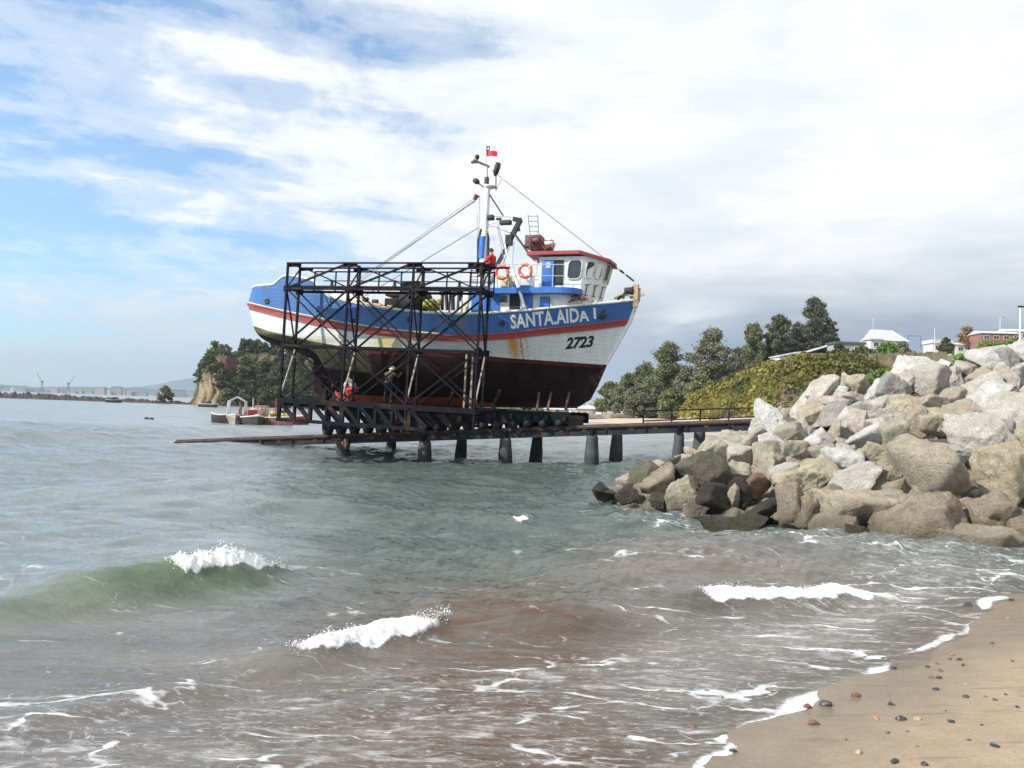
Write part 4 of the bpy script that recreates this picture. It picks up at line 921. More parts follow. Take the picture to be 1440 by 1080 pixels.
# ------------------------------------------------------------------ slipway
slip = ship_empty('slipway', 'black steel slipway on tapered concrete piles running from the rocks into the sea', 'slipway')
YN, YF = -2.0, 2.0
bt = [Lc(248, 620, YN), Lc(340, 617, YN), Lc(470, 613, YN), Lc(600, 609, YN), Lc(700, 606, YN), Lc(832, 602, YN), Lc(950, 597, YN), Lc(1060, 592, YN), Lc(1150, 588, YN)]
bx_ = [v[0] for v in bt]; bz_ = [v[2] for v in bt]
sl = np.polyfit(bx_[1:], bz_[1:], 1)
def railz(x): return float(sl[0]*x+sl[1])
x0_, x1_ = bt[0][0], bt[-1][0]
for yy_ in (YN, YF):
    mb = MB()
    for a, b in zip(np.linspace(x0_, x1_, 19)[:-1], np.linspace(x0_, x1_, 19)[1:]):
        A, B = Vector((a, yy_, railz(a))), Vector((b-.02, yy_, railz(b)))
        mb.bar(A-Vector((0, 0, .035)), B-Vector((0, 0, .035)), .34, .06); mb.bar(A-Vector((0, 0, .36)), B-Vector((0, 0, .36)), .34, .05); mb.bar(A-Vector((0, 0, .2)), B-Vector((0, 0, .2)), .16, .28)
        c = (A+B)/2; mb.bar(A-Vector((0, 0, .06)), A-Vector((0, 0, .34)), .05, .30, up=(0, 1, 0))
    mb.build('girder', m_steel2, slip)
    mb = MB(); mb.bar(Vector((x0_, yy_, railz(x0_)+.05)), Vector((x1_, yy_, railz(x1_)+.05)), .12, .10); mb.build('rail', m_rust, slip)
for k, x in enumerate(np.arange(x0_+1, x1_, 1.05)):
    mb = MB(); mb.box((x, 0, railz(x)-.13), (.20, 4.2, .12), rz=random.uniform(-.02, .02)); mb.build('cross_tie', m_rust if k % 3 else m_steel2, slip)
def pile(top, bot, rt, rb):
    mb = MB(); n = 10; T, B = Vector(top), Vector(bot); V = []; fr = (0, .04, .12, .3, .6, 1.0); rs = (rt*.80, rt*.98, rt*1.02, rt+(rb-rt)*.4, rt+(rb-rt)*.75, rb)
    for f, r in zip(fr, rs):
        c = T+(B-T)*f
        for k in range(n):
            a = 2*math.pi*k/n+.2; V.append((c.x+r*math.cos(a)*(1+random.uniform(-.02, .02)), c.y+r*math.sin(a)*1.05, c.z))
    F = [(i*n+k, i*n+(k+1) % n, (i+1)*n+(k+1) % n, (i+1)*n+k) for i in range(5) for k in range(n)]+[tuple(range(n))[::-1]]
    mb.add(V, F, 0, True); return mb.build('pile', m_conc, slip)
for (tx, bx, rt, rb) in ((483, 484, .33, .42), (598, 597, .30, .40), (711, 711.5, .28, .38), (833, 832, .27, .38), (955, 953, .22, .36)):
    a = Lc(tx, 612, YN); z = railz(a[0]); g = G(bx, 655, 0); pile((a[0], YN, z-.38), (Lc(bx, 650, YN)[0], YN-.03, -1.2), rt, rb)
    mb = MB(); mb.box((a[0], YN-.02, z-.28), (.14, .4, .42)); mb.build('pile_bracket', m_steel, slip)
for (tx, bx) in ((551, 545), (650, 645), (756, 751), (868, 864), (984, 980)):
    a = Lc(tx, 612, YF); z = railz(a[0]); pile((a[0], YF, z-.38), (Lc(bx, 650, YF)[0], YF+.1, -1.2), .27, .38)
mb = MB(); q = Lc(484, 628, YN)
for k in range(5): mb.box((q[0]+random.uniform(-.4, .4), YN-.2, .55+random.uniform(-.15, .2)), (.25, .3, .3), rz=k, bev=.04)
mb.build('pile_sheathing', m_rust, slip)
q0 = Lc(998, 600, 6.0); pile((q0[0]+1.2, 5.6, 1.0), (q0[0]+1.2, 5.6, -1), .3, .38)
# mooring rail beyond the slipway
mb = MB()
for yy_, ys_ in ((3.4, (578, 572)), (3.4, (588, 584))):
    mb.tube([Lc(905, ys_[0]+ (4 if ys_[0] > 580 else 0), yy_), Lc(1110, ys_[1], yy_)], .035, 6)
for px in (905, 945, 985, 1025, 1067, 1105): a = Lc(px, 577, yy_); mb.tube([a, (a[0], yy_, railz(a[0])-.3)], .04, 6); mb.bar((a[0], 2.1, railz(a[0])-.25), (a[0], yy_+.1, railz(a[0])-.3), .1)
mb.build('walkway_rail', m_steel2, slip)
# ------------------------------------------------------------------ cradle with its scaffold towers
crad = ship_empty('slipway_cradle', 'black steel cradle with braced scaffold frame carrying the fishing boat', 'cradle')
YA, YB = -4.6, -3.55
tilt = -.020
def zl_at(px, py, y):
    a = Lc(px, py, y); return a[2]
xm = Lc(535, 470, YA)[0]
ZT, Z1, Z2, Z3 = zl_at(535, 370, YA), zl_at(535, 407, YA), zl_at(535, 490, YA), zl_at(535, 571, YA)
ZB = zl_at(420, 594, YA)
def tz(z, x): return z+tilt*(x-xm)
def txz(x, z): return Vector((x+(z-Z3)*(-tilt), 0, tz(z, x)))
def Q(x, z, y): v = txz(x, z); v.y = y; return v
xbot = [Lc(px, 570, YA)[0] for px in (393, 483, 573.5, 667)]
sp_ = np.linspace(xbot[0], xbot[-1], 4)
mb = MB(); m2 = MB(); m3 = MB(); m4 = MB(); guss = MB(); m5 = MB()
posts = []
frames = []
for y, sgn in ((YA, 1), (YB, 1), (-YB, 1), (-YA, 1)):
    port = y > 0
    for i, x in enumerate(sp_):
        z_top = Z2 if port else ZT
        pb = MB(); pb.bar(Q(x, ZB if abs(y) > 4 else Z3, y), Q(x, z_top, y), .095, .095, up=(0, 1, 0)); pb.build('post', m_steel, crad)
    hb_ = MB()
    for z, w, h in (((ZT, .07, .07), (Z1, .08, .11), (Z2, .08, .11), (Z3, .14, .24)) if not port else ((Z2, .08, .12), (Z3, .14, .24))):
        if z == ZT and abs(y) < 4: z = ZT-.05
        hb_.bar(Q(sp_[0]-.05, z, y), Q(sp_[-1]+.1, z, y), w, h)
    hb_.build('chord', m_steel, crad)
    db = MB()
    for a, b in zip(sp_[:-1], sp_[1:]):
        if not port:
            db.bar(Q(a, Z1, y), Q(b, Z2, y), .05, .06); db.bar(Q(a, Z2, y+.05), Q(b, Z1, y+.05), .07, .08)
            if y == YA: db.bar(Q(a+.1, Z1+.05, y), Q(b-.25, ZT-.08, y), .07, .09)
            else: db.bar(Q(a+.3, ZT-.08, y), Q(b, Z1, y), .05, .06)
        db.bar(Q(a, Z2, y), Q(b, Z3+.1, y), .05, .065); db.bar(Q(a, Z3+.1, y+.05), Q(b, Z2, y+.05), .06, .07)
    db.build('diagonal_brace', m_steel, crad)
    if not port:
        for x in sp_:
            for c_, d_3 in ((Q(x+(.3 if x == sp_[0] else (-.3 if x == sp_[-1] else 0)), ZT-.10, y+.06), (.75, .03, .15)), (Q(x, Z1, y+.07), (.40, .03, .28)), (Q(x, Z2, y+.07), (.36, .03, .3))):
                gb = MB(); gb.box(c_, d_3); gb.build('gusset_plate', m_steel, crad)
m_strut = M('bare_rusty_strut', (.30, .25, .22), .7, .3, 12, col2=(.14, .09, .07), c2scale=4)
for sy in (-1, 1):
    for i, x in enumerate(sp_):
        for z in ((ZT, Z1, Z2, Z3) if sy < 0 else (Z2, Z3)): cb = MB(); cb.bar(Q(x, z, sy*4.6), Q(x, z, sy*3.55), .08, .08); cb.build('tie_beam', m_steel, crad)
        if sy < 0:
            cb = MB(); cb.bar(Q(x, Z1, YA), Q(x, Z2, YB), .06, .06); cb.bar(Q(x, Z1, YA), Q(x, ZT-.1, YB), .05, .05)
            sb = MB(); sb.bar(Q(x, Z2-.1, YB), Q(x, Z3+.15, YA), .06, .06); sb.build('pale_strut', m_strut, crad)
            cb.build('cross_brace', m_steel, crad)
# walkway with its hand rail
mb = MB(); mb.box(Q((sp_[0]+sp_[-1])/2, Z1+.13, (YA+YB)/2), (sp_[-1]-sp_[0], .95, .05), M=Matrix.Rotation(-tilt, 3, 'Y')); mb.build('walkway_plank', m_steel2, crad)
mb = MB(); zr1, zr2 = zl_at(535, 383, YB+.15)-Z1, zl_at(535, 396, YB+.15)-Z1
yr = YB+.15; xa_, xe_ = Lc(440, 381, yr)[0], sp_[-1]+.2
mb.bar(Q(xa_, Z1+zr1, yr), Q(xe_, Z1+zr1, yr), .06, .06); mb.bar(Q(xa_+.5, Z1+zr2, yr), Q(xe_, Z1+zr2, yr), .04, .04)
for x in np.linspace(xa_, xe_, 9): mb.bar(Q(x, Z1, yr), Q(x, Z1+zr1, yr), .055, .055)
mb.build('hand_rail', m_steel, crad)
# ladder cage at the forward end
mb = MB(); xl = Lc(656, 390, YB)[0]
for k in range(4): mb.bar(Q(xl+k*.3, Z1, YB+.3), Q(xl+k*.3, ZT-.05, YB+.3), .035)
for k in range(9): mb.bar(Q(xl-.1, Z1+.1+k*.145, YB+.3), Q(xl+1.0, Z1+.1+k*.145, YB+.3), .025)
mb.build('ladder_cage', m_steel2, crad)
for x in (Lc(654, 520, -3.2)[0], Lc(663, 520, -3.2)[0]): mb = MB(); mb.bar(Q(x, Z3, -3.2), Q(x, Z2+.15, -3.2), .08); mb.build('shore_post', m_strut, crad)
# base truss under the aft end, and deck beams across
for y in (YA, -YA):
    mb = MB(); xt = np.linspace(xbot[0], Lc(600, 590, y)[0] if y < 0 else sp_[-1]-2, 10)
    mb.bar(Q(xt[0]-.1, ZB, y), Q(xt[-1], ZB-.03, y), .16, .16)
    for k, (a, b) in enumerate(zip(xt[:-1], xt[1:])):
        mb.bar(Q(a, ZB, y), Q(a, Z3, y), .16 if k % 2 == 0 else .10, .14, up=(0, 1, 0)); mb.bar(Q(a+.08, Z3-.1, y), Q(b, ZB+.05, y), .13, .18)
    mb.build('base_truss', m_steel, crad)
for k, x in enumerate(np.linspace(sp_[0], Lc(803, 575, -2)[0]-.2, 17)):
    mb = MB(); zc = tz(Z3, x); mb.box((x, 0, zc-.12), (.16, 9.0 if x < sp_[-1]+.1 else 5.0, .2)); mb.build('deck_beam', m_steel, crad)
xe = Lc(803, 575, YN)[0]; xs0 = Lc(457, 600, YN)[0]
for y in (YN-.15, YF+.15):
    mb = MB()
    A = Vector((xbot[0]+.4, y, tz(Z3, xbot[0])-.15)); B = Vector((xe, y, tz(Z3, xe)-.0)); mb.bar(A, B, .24, .34)
    mb.bar((xs0-.1, y, tz(Z3, xs0)-.32), (xe, y, tz(Z3, xe)-.25), .2, .2)
    # lower girder riding parallel to the rail
    zz_ = lambda x: railz(x)+.34
    mb.bar((xs0, y, zz_(xs0)+.13), (xe, y, zz_(xe)+.13), .26, .28)
    n = 17
    for k in range(n):
        x = xs0+(xe-xs0)*(k+.35)/n; z = zz_(x)
        mb.prism([(x-.16, z-.26), (x+.16, z-.26), (x+.26, z+.02), (x-.26, z+.02)], y-.14, y+.14, 'y')
        zt2 = tz(Z3, x)-.3
        if zt2 > z+.3: mb.bar((x, y, z+.2), (x, y, zt2), .18, .18, up=(0, 1, 0)); mb.bar((x, y, zt2), (x+(xe-xs0)/n, y, zz_(x)+.25), .22, .2)
    mb.build('carriage_girder', m_steel, crad)
    wb = MB()
    for k in range(n):
        x = xs0+(xe-xs0)*(k+.35)/n; wb.lathe([(0, -.07), (.13, -.07), (.13, .03), (.16, .07), (0, .07)], (x, y+.12*(1 if y > 0 else -1), railz(x)+.235), 12, M=Matrix.Rotation(R(90), 3, 'X'))
    wb.build('wheels', m_steel2, crad)
# side plates darken the carriage forward
mb = MB(); x = Lc(690, 585, YN)[0]; mb.box(((x+xe)/2, 0, (tz(Z3, x)+railz(x))/2+.12), (xe-x-.3, 3.4, .5)); mb.build('ballast_box', m_steel, crad)
# blocks, bilge shores and struts that hold the hull
for px in (500, 540, 580, 620, 660, 700, 740, 780):
    q = Lc(px, 570, 0); zk = np.interp(q[0], kx, kz)-.16; mb = MB(); z0 = tz(Z3, q[0])
    h = max(.1, zk-z0); mb.box((q[0], 0, z0+h/2), (.3, .8, h)); mb.build('keel_block', m_wood if px > 700 else m_steel, crad)
for px, dx in ((755, 3), (770, 5), (795, 6)):
    a = Lc(px, 576, -.9); b = Lc(px+dx, 562, -.35); mb = MB(); mb.bar(a, b+Vector((0, 0, .35)), .1); mb.build('shore', m_rust, crad)
for px in (455, 690, 545, 625):
    a = Lc(px, 570, -3.2); mb = MB(); yb = -1.5; x = a[0]; z0 = tz(Z3, x); 
    mb.bar((x, -3.1, z0), (x, -1.9, z0+1.0), .14); mb.build('bilge_shore', m_steel, crad)
mb = MB(); mb.bar(Q(Lc(457, 570, -4.3)[0], Z3, -4.3), Q(Lc(457, 552, -4.3)[0], Z3+.6, -4.3), .2); mb.build('stub_post', m_steel, crad)
# boxes of gear up on the walkway

for px, w_, m_b in ((577, .95, m_steel2), (587, .4, m_rust)):
    q = Lc(px, 400, YB-.4); mb = MB(); c_ = Q(q[0], Z1+.30, YB-.4); mb.box(c_, (w_, .4, .34), bev=.02); mb.build('gear_box', m_b, crad)
for px in (464, 552, 643): q = Lc(px, 400, YB-.3); mb = MB(); c_ = Q(q[0], Z1+.12, YB-.3); mb.lathe([(0, 0), (.16, 0), (.14, .12), (.07, .2), (.06, .42), (0, .44)], c_, 10); mb.build('screw_jack', m_blk, crad)
# ------------------------------------------------------------------ boulders of the revetment
def rockmat(name, col, spk, stain, sc=1.0, moss=0.0, rough=.85):
    m = bpy.data.materials.new(name); m.use_nodes = True; t = m.node_tree; b = t.nodes['Principled BSDF']
    tc = nd(t, 'ShaderNodeTexCoord'); o = tc.outputs['Object']; ge = nd(t, 'ShaderNodeNewGeometry'); s = nd(t, 'ShaderNodeSeparateXYZ'); t.links.new(ge.outputs['Position'], s.inputs[0])
    wp = ge.outputs['Position']
    n1 = noise(t, wp, 1.3, 6, .62); c = mixc(t, ramp(t, n1, [(.35, 0), (.62, 1)]), tuple(x*.74 for x in col), tuple(min(.85, x*1.16) for x in col))
    c = mixc(t, mth(t, 'MULTIPLY', ramp(t, noise(t, wp, 3.2, 7, .68, .6), [(.48, 0), (.60, 1)]), .85), c, stain)
    c = mixc(t, mth(t, 'MULTIPLY', ramp(t, noise(t, wp, 20, 5, .75), [(.47, 0), (.58, 1)]), .65), c, spk)
    if moss:
        sn = nd(t, 'ShaderNodeSeparateXYZ'); t.links.new(ge.outputs['Normal'], sn.inputs[0])
        mm = mth(t, 'ADD', mth(t, 'MULTIPLY', sn.outputs[2], .55), mth(t, 'MULTIPLY', noise(t, wp, 2.2, 5, .65), 1.1))
        c = mixc(t, mth(t, 'MULTIPLY', mth(t, 'DIVIDE', mth(t, 'SUBTRACT', mm, 1.0-moss*.3), .18, clamp=True), .9), c, mixc(t, noise(t, wp, 9, 4), (.055, .065, .022), (.14, .15, .05)))
    # tide mark: wet dark band with weed
    zz = mth(t, 'ADD', s.outputs[2], mth(t, 'MULTIPLY', mth(t, 'SUBTRACT', noise(t, wp, 1.4, 4), .5), .9))
    tide = ramp(t, zz, [(.12, 1), (.32, .6), (.62, 0)])
    c = mixc(t, mth(t, 'MULTIPLY', tide, .62), c, mixc(t, noise(t, wp, 5, 4), (.045, .035, .022), (.085, .075, .03)))
    t.links.new(c, b.inputs['Base Color'])
    t.links.new(mth(t, 'SUBTRACT', rough, mth(t, 'MULTIPLY', tide, .38)), b.inputs['Roughness'])
    bn = nd(t, 'ShaderNodeBump'); bn.inputs['Strength'].default_value = 1.0; bn.inputs['Distance'].default_value = .16
    t.links.new(mth(t, 'ADD', mth(t, 'MULTIPLY', noise(t, wp, 4, 8, .7), 1.2), mth(t, 'MULTIPLY', noise(t, wp, 22, 6, .75), .45)), bn.inputs['Height']); t.links.new(bn.outputs[0], b.inputs['Normal'])
    return m
RM = {
 'W': (rockmat('white_granite', (.70, .68, .64), (.46, .44, .41), (.56, .52, .46)), 'whitish'),
 'P': (rockmat('pale_granite', (.60, .56, .49), (.38, .345, .30), (.50, .44, .35)), 'pale buff'),
 'C': (rockmat('cream_granite', (.55, .485, .36), (.34, .29, .21), (.44, .35, .21)), 'cream'),
 'K': (rockmat('pink_granite', (.58, .50, .44), (.38, .32, .28), (.46, .35, .28)), 'pinkish'),
 'E': (rockmat('grey_granite', (.40, .375, .34), (.24, .225, .205), (.32, .27, .225)), 'dark grey'),
 'T': (rockmat('tan_granite', (.50, .43, .33), (.30, .25, .185), (.40, .33, .235)), 'tan'),
 'B': (rockmat('brown_stone', (.37, .30, .22), (.18, .145, .105), (.25, .195, .135)), 'brown'),
 'R': (rockmat('red_stone', (.30, .17, .10), (.18, .10, .06), (.22, .15, .09)), 'reddish brown'),
 'G': (rockmat('mossy_stone', (.17, .145, .11), (.085, .075, .055), (.11, .09, .06), moss=.40), 'green mossy'),
 'L': (rockmat('lichened_stone', (.50, .46, .37), (.30, .28, .21), (.36, .34, .20), moss=.0), 'yellow green lichened'),
 'D': (rockmat('wet_and_shade_black_stone', (.035, .027, .022), (.018, .015, .013), (.05, .033, .022), rough=.8), 'wet and shade black'),  # wet stones, and one hollow's shade painted as a stone
}
_b = bmesh.new(); bmesh.ops.create_icosphere(_b, subdivisions=5, radius=1); ID = np.array([v.co[:] for v in _b.verts]); IFc = np.array([[v.index for v in f.verts] for f in _b.faces]); _b.free()
_b = bmesh.new(); bmesh.ops.create_icosphere(_b, subdivisions=3, radius=1); JD = np.array([v.co[:] for v in _b.verts]); JFc = np.array([[v.index for v in f.verts] for f in _b.faces]); _b.free()
def rock_shape(seed, size, D=ID, npl=13, p=22, rough=1.0):
    D = D+1e-9
    g = np.random.default_rng(seed); n = g.normal(size=(npl, 3)); n /= np.linalg.norm(n, axis=1)[:, None]
    n = np.r_[n, [[0, 0, -1]]]; d = np.r_[g.uniform(.45, .95, npl), [.7]]
    a = np.maximum(D@n.T, 0)/d; r = (a**p).sum(1)**(-1/p); r = np.minimum(r, 1.5)
    V = D*r[:, None]
    ext = (V.max(0)-V.min(0))/2; V = (V-(V.max(0)+V.min(0))/2)/ext
    V = V*np.array(size)/2
    s = max(size); q = V/s
    nrm = D
    ledge = fbm(q*2.6+seed*.71, 3, seed+3)*7; ledge = (np.floor(ledge)+sstep((ledge-np.floor(ledge)-.35)*3.3))/7
    disp = (fbm(q*3.2+seed*.37, 4, seed)-.5)*.08*s*rough + (ledge-.5)*.16*s*rough + (fbm(q*11+seed, 4, seed+9)-.5)*.05*s*rough - np.abs(fbm(q*6+3.1*seed, 3, seed+5)-.5)*.07*s*rough
    return V+nrm*disp[:, None]
ROCKS = [ # px, py, width px, height px, roll deg, kind
 (853,691,40,24,0,'D'),(882,693,32,24,-8,'D'),(911,668,48,38,10,'G'),(947,656,36,34,0,'G'),(968,652,30,26,15,'L'),(932,682,54,42,-30,'B'),(926,704,28,20,0,'D'),
 (958,697,50,46,-20,'L'),(998,668,90,58,15,'G'),(1006,706,60,50,0,'D'),(982,718,28,18,0,'B'),(1012,736,62,22,8,'D'),(1002,757,34,9,0,'D'),(1026,699,26,38,0,'T'),(1043,694,28,42,0,'D'),  # the large black one stands in for shade under the mossy boulder
 (1066,685,36,38,0,'R'),(1074,716,48,30,0,'D'),(1052,736,62,22,0,'D'),(992,640,56,38,-30,'L'),(1022,628,62,40,-30,'L'),(1052,636,64,50,-20,'P'),(1066,607,32,34,0,'P'),(1050,626,50,26,-25,'K'),
 (1097,592,50,56,0,'W'),(1084,622,48,36,-40,'W'),(1112,613,62,34,-25,'L'),(1100,642,84,44,0,'L'),(1082,658,44,46,-10,'T'),(1046,664,44,26,8,'L'),(1104,670,42,40,0,'P'),(1132,672,84,42,-28,'C'),
 (1147,619,44,28,-15,'W'),(1146,562,84,30,-38,'P'),(1174,550,44,30,8,'P'),(1181,558,26,30,20,'W'),(1143,561,18,14,0,'R'),(1139,582,42,28,-25,'C'),(1168,566,50,22,5,'K'),(1172,585,62,32,-25,'E'),
 (1196,543,30,36,-15,'P'),(1210,546,40,34,-10,'C'),(1201,559,34,16,-10,'K'),(1233,549,26,36,0,'W'),(1254,548,46,38,10,'E'),(1229,575,62,36,5,'P'),(1190,598,34,50,12,'W'),(1212,597,36,36,20,'K'),  # last one, pinkish, stands in for shade beside the tall white boulder
 (1172,607,32,32,-20,'T'),(1158,622,30,26,0,'E'),(1226,617,66,40,-8,'W'),(1182,636,40,20,-25,'P'),(1200,637,30,22,10,'E'),(1256,592,36,40,-20,'P'),(1254,612,36,46,25,'L'),
 (1290,521,62,44,0,'W'),(1312,536,56,44,12,'P'),(1334,519,34,24,5,'W'),(1336,536,36,36,-10,'P'),(1362,519,46,22,3,'K'),(1373,549,60,58,10,'P'),(1397,504,58,36,-20,'W'),(1415,508,36,32,25,'E'),  # last one, grey, stands in for the shaded side of the white boulder
 (1385,527,36,28,0,'T'),(1414,535,28,48,-5,'P'),(1396,562,36,66,35,'W'),(1433,532,36,50,15,'W'),(1421,582,44,60,25,'P'),(1442,563,40,44,0,'P'),(1318,568,56,28,-15,'K'),(1286,570,50,34,-8,'C'),(1312,592,50,46,-30,'C'),
 (1343,590,62,46,5,'C'),(1380,618,78,68,5,'P'),(1414,613,34,44,10,'E'),(1290,592,36,44,20,'T'),(1300,632,36,22,-20,'W'),(1442,618,26,54,0,'C'),(1270,640,40,28,0,'L'),(1240,635,48,30,-10,'C'),
 (1186,652,64,40,15,'W'),(1218,641,36,30,0,'C'),(1196,684,106,34,-33,'P'),(1146,716,96,42,-32,'B'),(1124,716,56,72,0,'B'),(1240,672,64,48,8,'T'),(1260,670,36,36,-10,'B'),(1222,716,128,56,5,'T'),  # last brown one stands in for the shaded face of its tan neighbour
 (1176,742,66,36,-12,'T'),(1206,752,38,26,0,'D'),(1325,676,132,112,5,'T'),(1292,738,142,74,-10,'B'),(1378,766,136,46,2,'T'),(1404,728,82,62,0,'B'),(1428,672,88,92,0,'C'),(1412,778,34,14,0,'D'),
 (1340,640,60,30,5,'P'),(1238,600,34,26,0,'P'),(1120,655,30,26,0,'T'),(1430,497,44,30,-12,'W'),(1260,655,40,20,0,'T'),
 # just outside the picture, seen from a step aside
 (1480,600,70,70,10,'P'),(1490,680,90,80,0,'T'),(1470,750,90,60,5,'B'),(1470,510,60,40,-10,'P'),(1500,550,60,50,15,'K'),(1540,640,80,80,0,'C'),(1540,740,110,70,0,'T'),
 (1275,535,40,30,0,'P'),(1348,560,40,34,20,'T'),(1360,575,36,28,0,'P'),(1130,600,34,30,10,'P'),(1160,640,40,26,0,'T'),(1290,655,50,40,0,'T'),
]
HOLD = []
_r9 = random.Random(9)
for _i in range(26): _f9 = _i/25; _px = 1585+(_i % 9)*50+_r9.uniform(-12, 12); _py = [525, 620, 715][_i//9]+_r9.uniform(-15, 15); ROCKS.append((_px, _py, _r9.uniform(70, 110), _r9.uniform(55, 85), _r9.uniform(-25, 25), _r9.choice('WPPCTT')))
ri = random.Random(5)
shapes = {}
for k, (px, py, w, h, rot, kd) in enumerate(ROCKS):
    c, s = rock_point(px, py); sc = c.y/FPX
    W_, H_ = w*sc*1.10, h*sc*1.12; dep = (W_+H_)/2*ri.uniform(.9, 1.15)
    if kd == 'W': pass
    V = rock_shape(100+k, (W_, dep, H_), npl=ri.choice((8, 9, 10, 12)), p=ri.choice((50, 80, 120)))
    a = -R(rot); ca, sa = math.cos(a), math.sin(a)     # roll in the upright plane facing the beach
    x, z = V[:, 0]*ca-V[:, 2]*sa, V[:, 0]*sa+V[:, 2]*ca
    V = np.c_[x, V[:, 1], z]
    o = npmesh('boulder', V, IFc, RM[kd][0], smooth=True)
    o.location = (c.x, c.y+dep*.12, c.z); HOLD.append([o, px, py, w*h, kd, c, s])
# words that single each boulder out: size, colour, row and order from the left
def rowof(s): return 'at the waterline' if s < .16 else ('in the lower rows' if s < .46 else ('in the upper rows' if s < .80 else 'along the crest'))
grp = {}
for r_ in HOLD:
    sz = 'huge' if r_[3] > 6500 else ('large' if r_[3] > 2600 else ('middling' if r_[3] > 1200 else 'small')); grp.setdefault((sz, r_[4], rowof(r_[6])), []).append(r_)
ORD = ['first', 'second', 'third', 'fourth', 'fifth', 'sixth', 'seventh', 'eighth', 'ninth', 'tenth', 'eleventh', 'twelfth']
for (sz, kd, row), L_ in grp.items():
    L_.sort(key=lambda r_: r_[1])
    for i, r_ in enumerate(L_):
        if len(L_) == 1: lab = f'only {sz} {RM[kd][1]} boulder {row} of the rock pile'
        else: lab = f'{sz} {RM[kd][1]} boulder {row} of the pile, {ORD[i]} from left'
        tag(r_[0], lab, 'boulder', 'boulders of the rock revetment')
# small stones wedged under and between the boulders: nobody could count them
g = np.random.default_rng(3); VV = []; FF = []; nb = 0; vs = [rock_shape(900+i, (1, .9, .75), JD, 9, 24) for i in range(10)]
for i in range(760):
    k_ = g.uniform(tk[1]-.02, KK(1990)); s_ = g.uniform(-.05, 1.02)**1.0
    D = toeD(k_)+s_*(crestD(k_)-toeD(k_)); x = k_*D; z = s_*crestZ(k_)-.42+g.uniform(-.1, .12); sc = g.uniform(.3, .85)
    th = g.uniform(0, 6.28); V = vs[i % 10]*sc; V = np.c_[V[:, 0]*math.cos(th)-V[:, 1]*math.sin(th), V[:, 0]*math.sin(th)+V[:, 1]*math.cos(th), V[:, 2]]+np.array([x, D+.35, z])
    VV.append(V); FF.append(JFc+nb); nb += len(V)
tag(npmesh('rubble', np.concatenate(VV), np.concatenate(FF), RM['T'][0]), 'small stones wedged between the revetment boulders', kind='stuff')
# ------------------------------------------------------------------ pebbles on the sand
PB = {'d': (M('dark_pebble', (.045, .042, .045), .45, .3, 30), 'dark grey'), 'b': (M('brown_pebble', (.15, .085, .055), .6, .3, 30), 'brown'), 'r': (M('red_pebble', (.20, .075, .05), .6, .3, 25), 'reddish brown'),
      't': (M('tan_pebble', (.36, .28, .19), .7, .2, 30), 'tan'), 'o': (M('orange_pebble', (.30, .18, .11), .7, .2, 30), 'light orange brown'), 'w': (M('white_pebble', (.6, .58, .52), .6, .1, 30), 'whitish')}
PEB = [(1256,940,13,'d'),(1204,979,20,'r'),(1161,992,21,'d'),(1136,995,16,'b'),(1254,991,14,'d'),(1267,1012,19,'d'),(1290,1012,15,'t'),(1231,1011,13,'o'),(1339,1016,14,'d'),(1401,1050,18,'d'),(1257,1072,17,'d'),
 (1301,1076,15,'d'),(1208,1059,15,'t'),(1031,1057,15,'d'),(1359,981,12,'d'),(1400,985,10,'b'),(1431,995,9,'d'),(1316,970,11,'d'),(1320,954,10,'d'),(1311,954,11,'b'),(1323,944,11,'b'),(1305,938,9,'d'),(1350,928,10,'d'),
 (1354,936,8,'d'),(1336,927,8,'b'),(1318,934,7,'b'),(1339,921,8,'o'),(1418,870,9,'o'),(1422,844,12,'b'),(1360,852,17,'d'),(993,973,10,'d'),(1016,983,12,'d'),(1090,968,12,'w'),(970,1024,20,'b'),(1144,1018,20,'b'),
 (1363,1041,7,'d'),(1249,1031,9,'b'),(1276,1029,6,'b'),(1387,980,6,'b'),(1415,977,6,'d'),(1436,979,7,'o'),(1357,963,7,'t'),(1330,1000,5,'b'),(1290,1050,6,'b'),(1380,1020,6,'d'),(1190,1040,6,'b'),(1424,930,6,'b'),(1395,905,6,'d')]
pg = {}
for i, (px, py, w, kd) in enumerate(PEB):
    c = G(px, py, 0)
    for _ in range(12): z = max(gz(c.x, c.y), -.02); c = G(px, py, z)
    s = .72*w*c.y/FPX; V = rock_shape(500+i, (s*1.1, s*.85, s*.62), JD, 10, 12, .6)
    o = npmesh('pebble', V, JFc, PB[kd][0]); o.location = (c.x, c.y, c.z+s*.14); o.rotation_euler = (0, 0, ri.uniform(-.4, .4))
    pg.setdefault(('large' if w > 14 else ('medium' if w > 9 else 'tiny'), kd), []).append((px, o))
for (sz, kd), L_ in pg.items():
    L_.sort(key=lambda r_: r_[0])
    for i, (px, o) in enumerate(L_):
        lab = f'the only {sz} {PB[kd][1]} pebble lying on the wet sand' if len(L_) == 1 else f'{sz} {PB[kd][1]} pebble on the beach, {(ORD+["thirteenth","fourteenth","fifteenth","sixteenth","seventeenth","eighteenth"])[i]} such from the left'
        tag(o, lab, 'pebble', 'pebbles scattered on the beach')
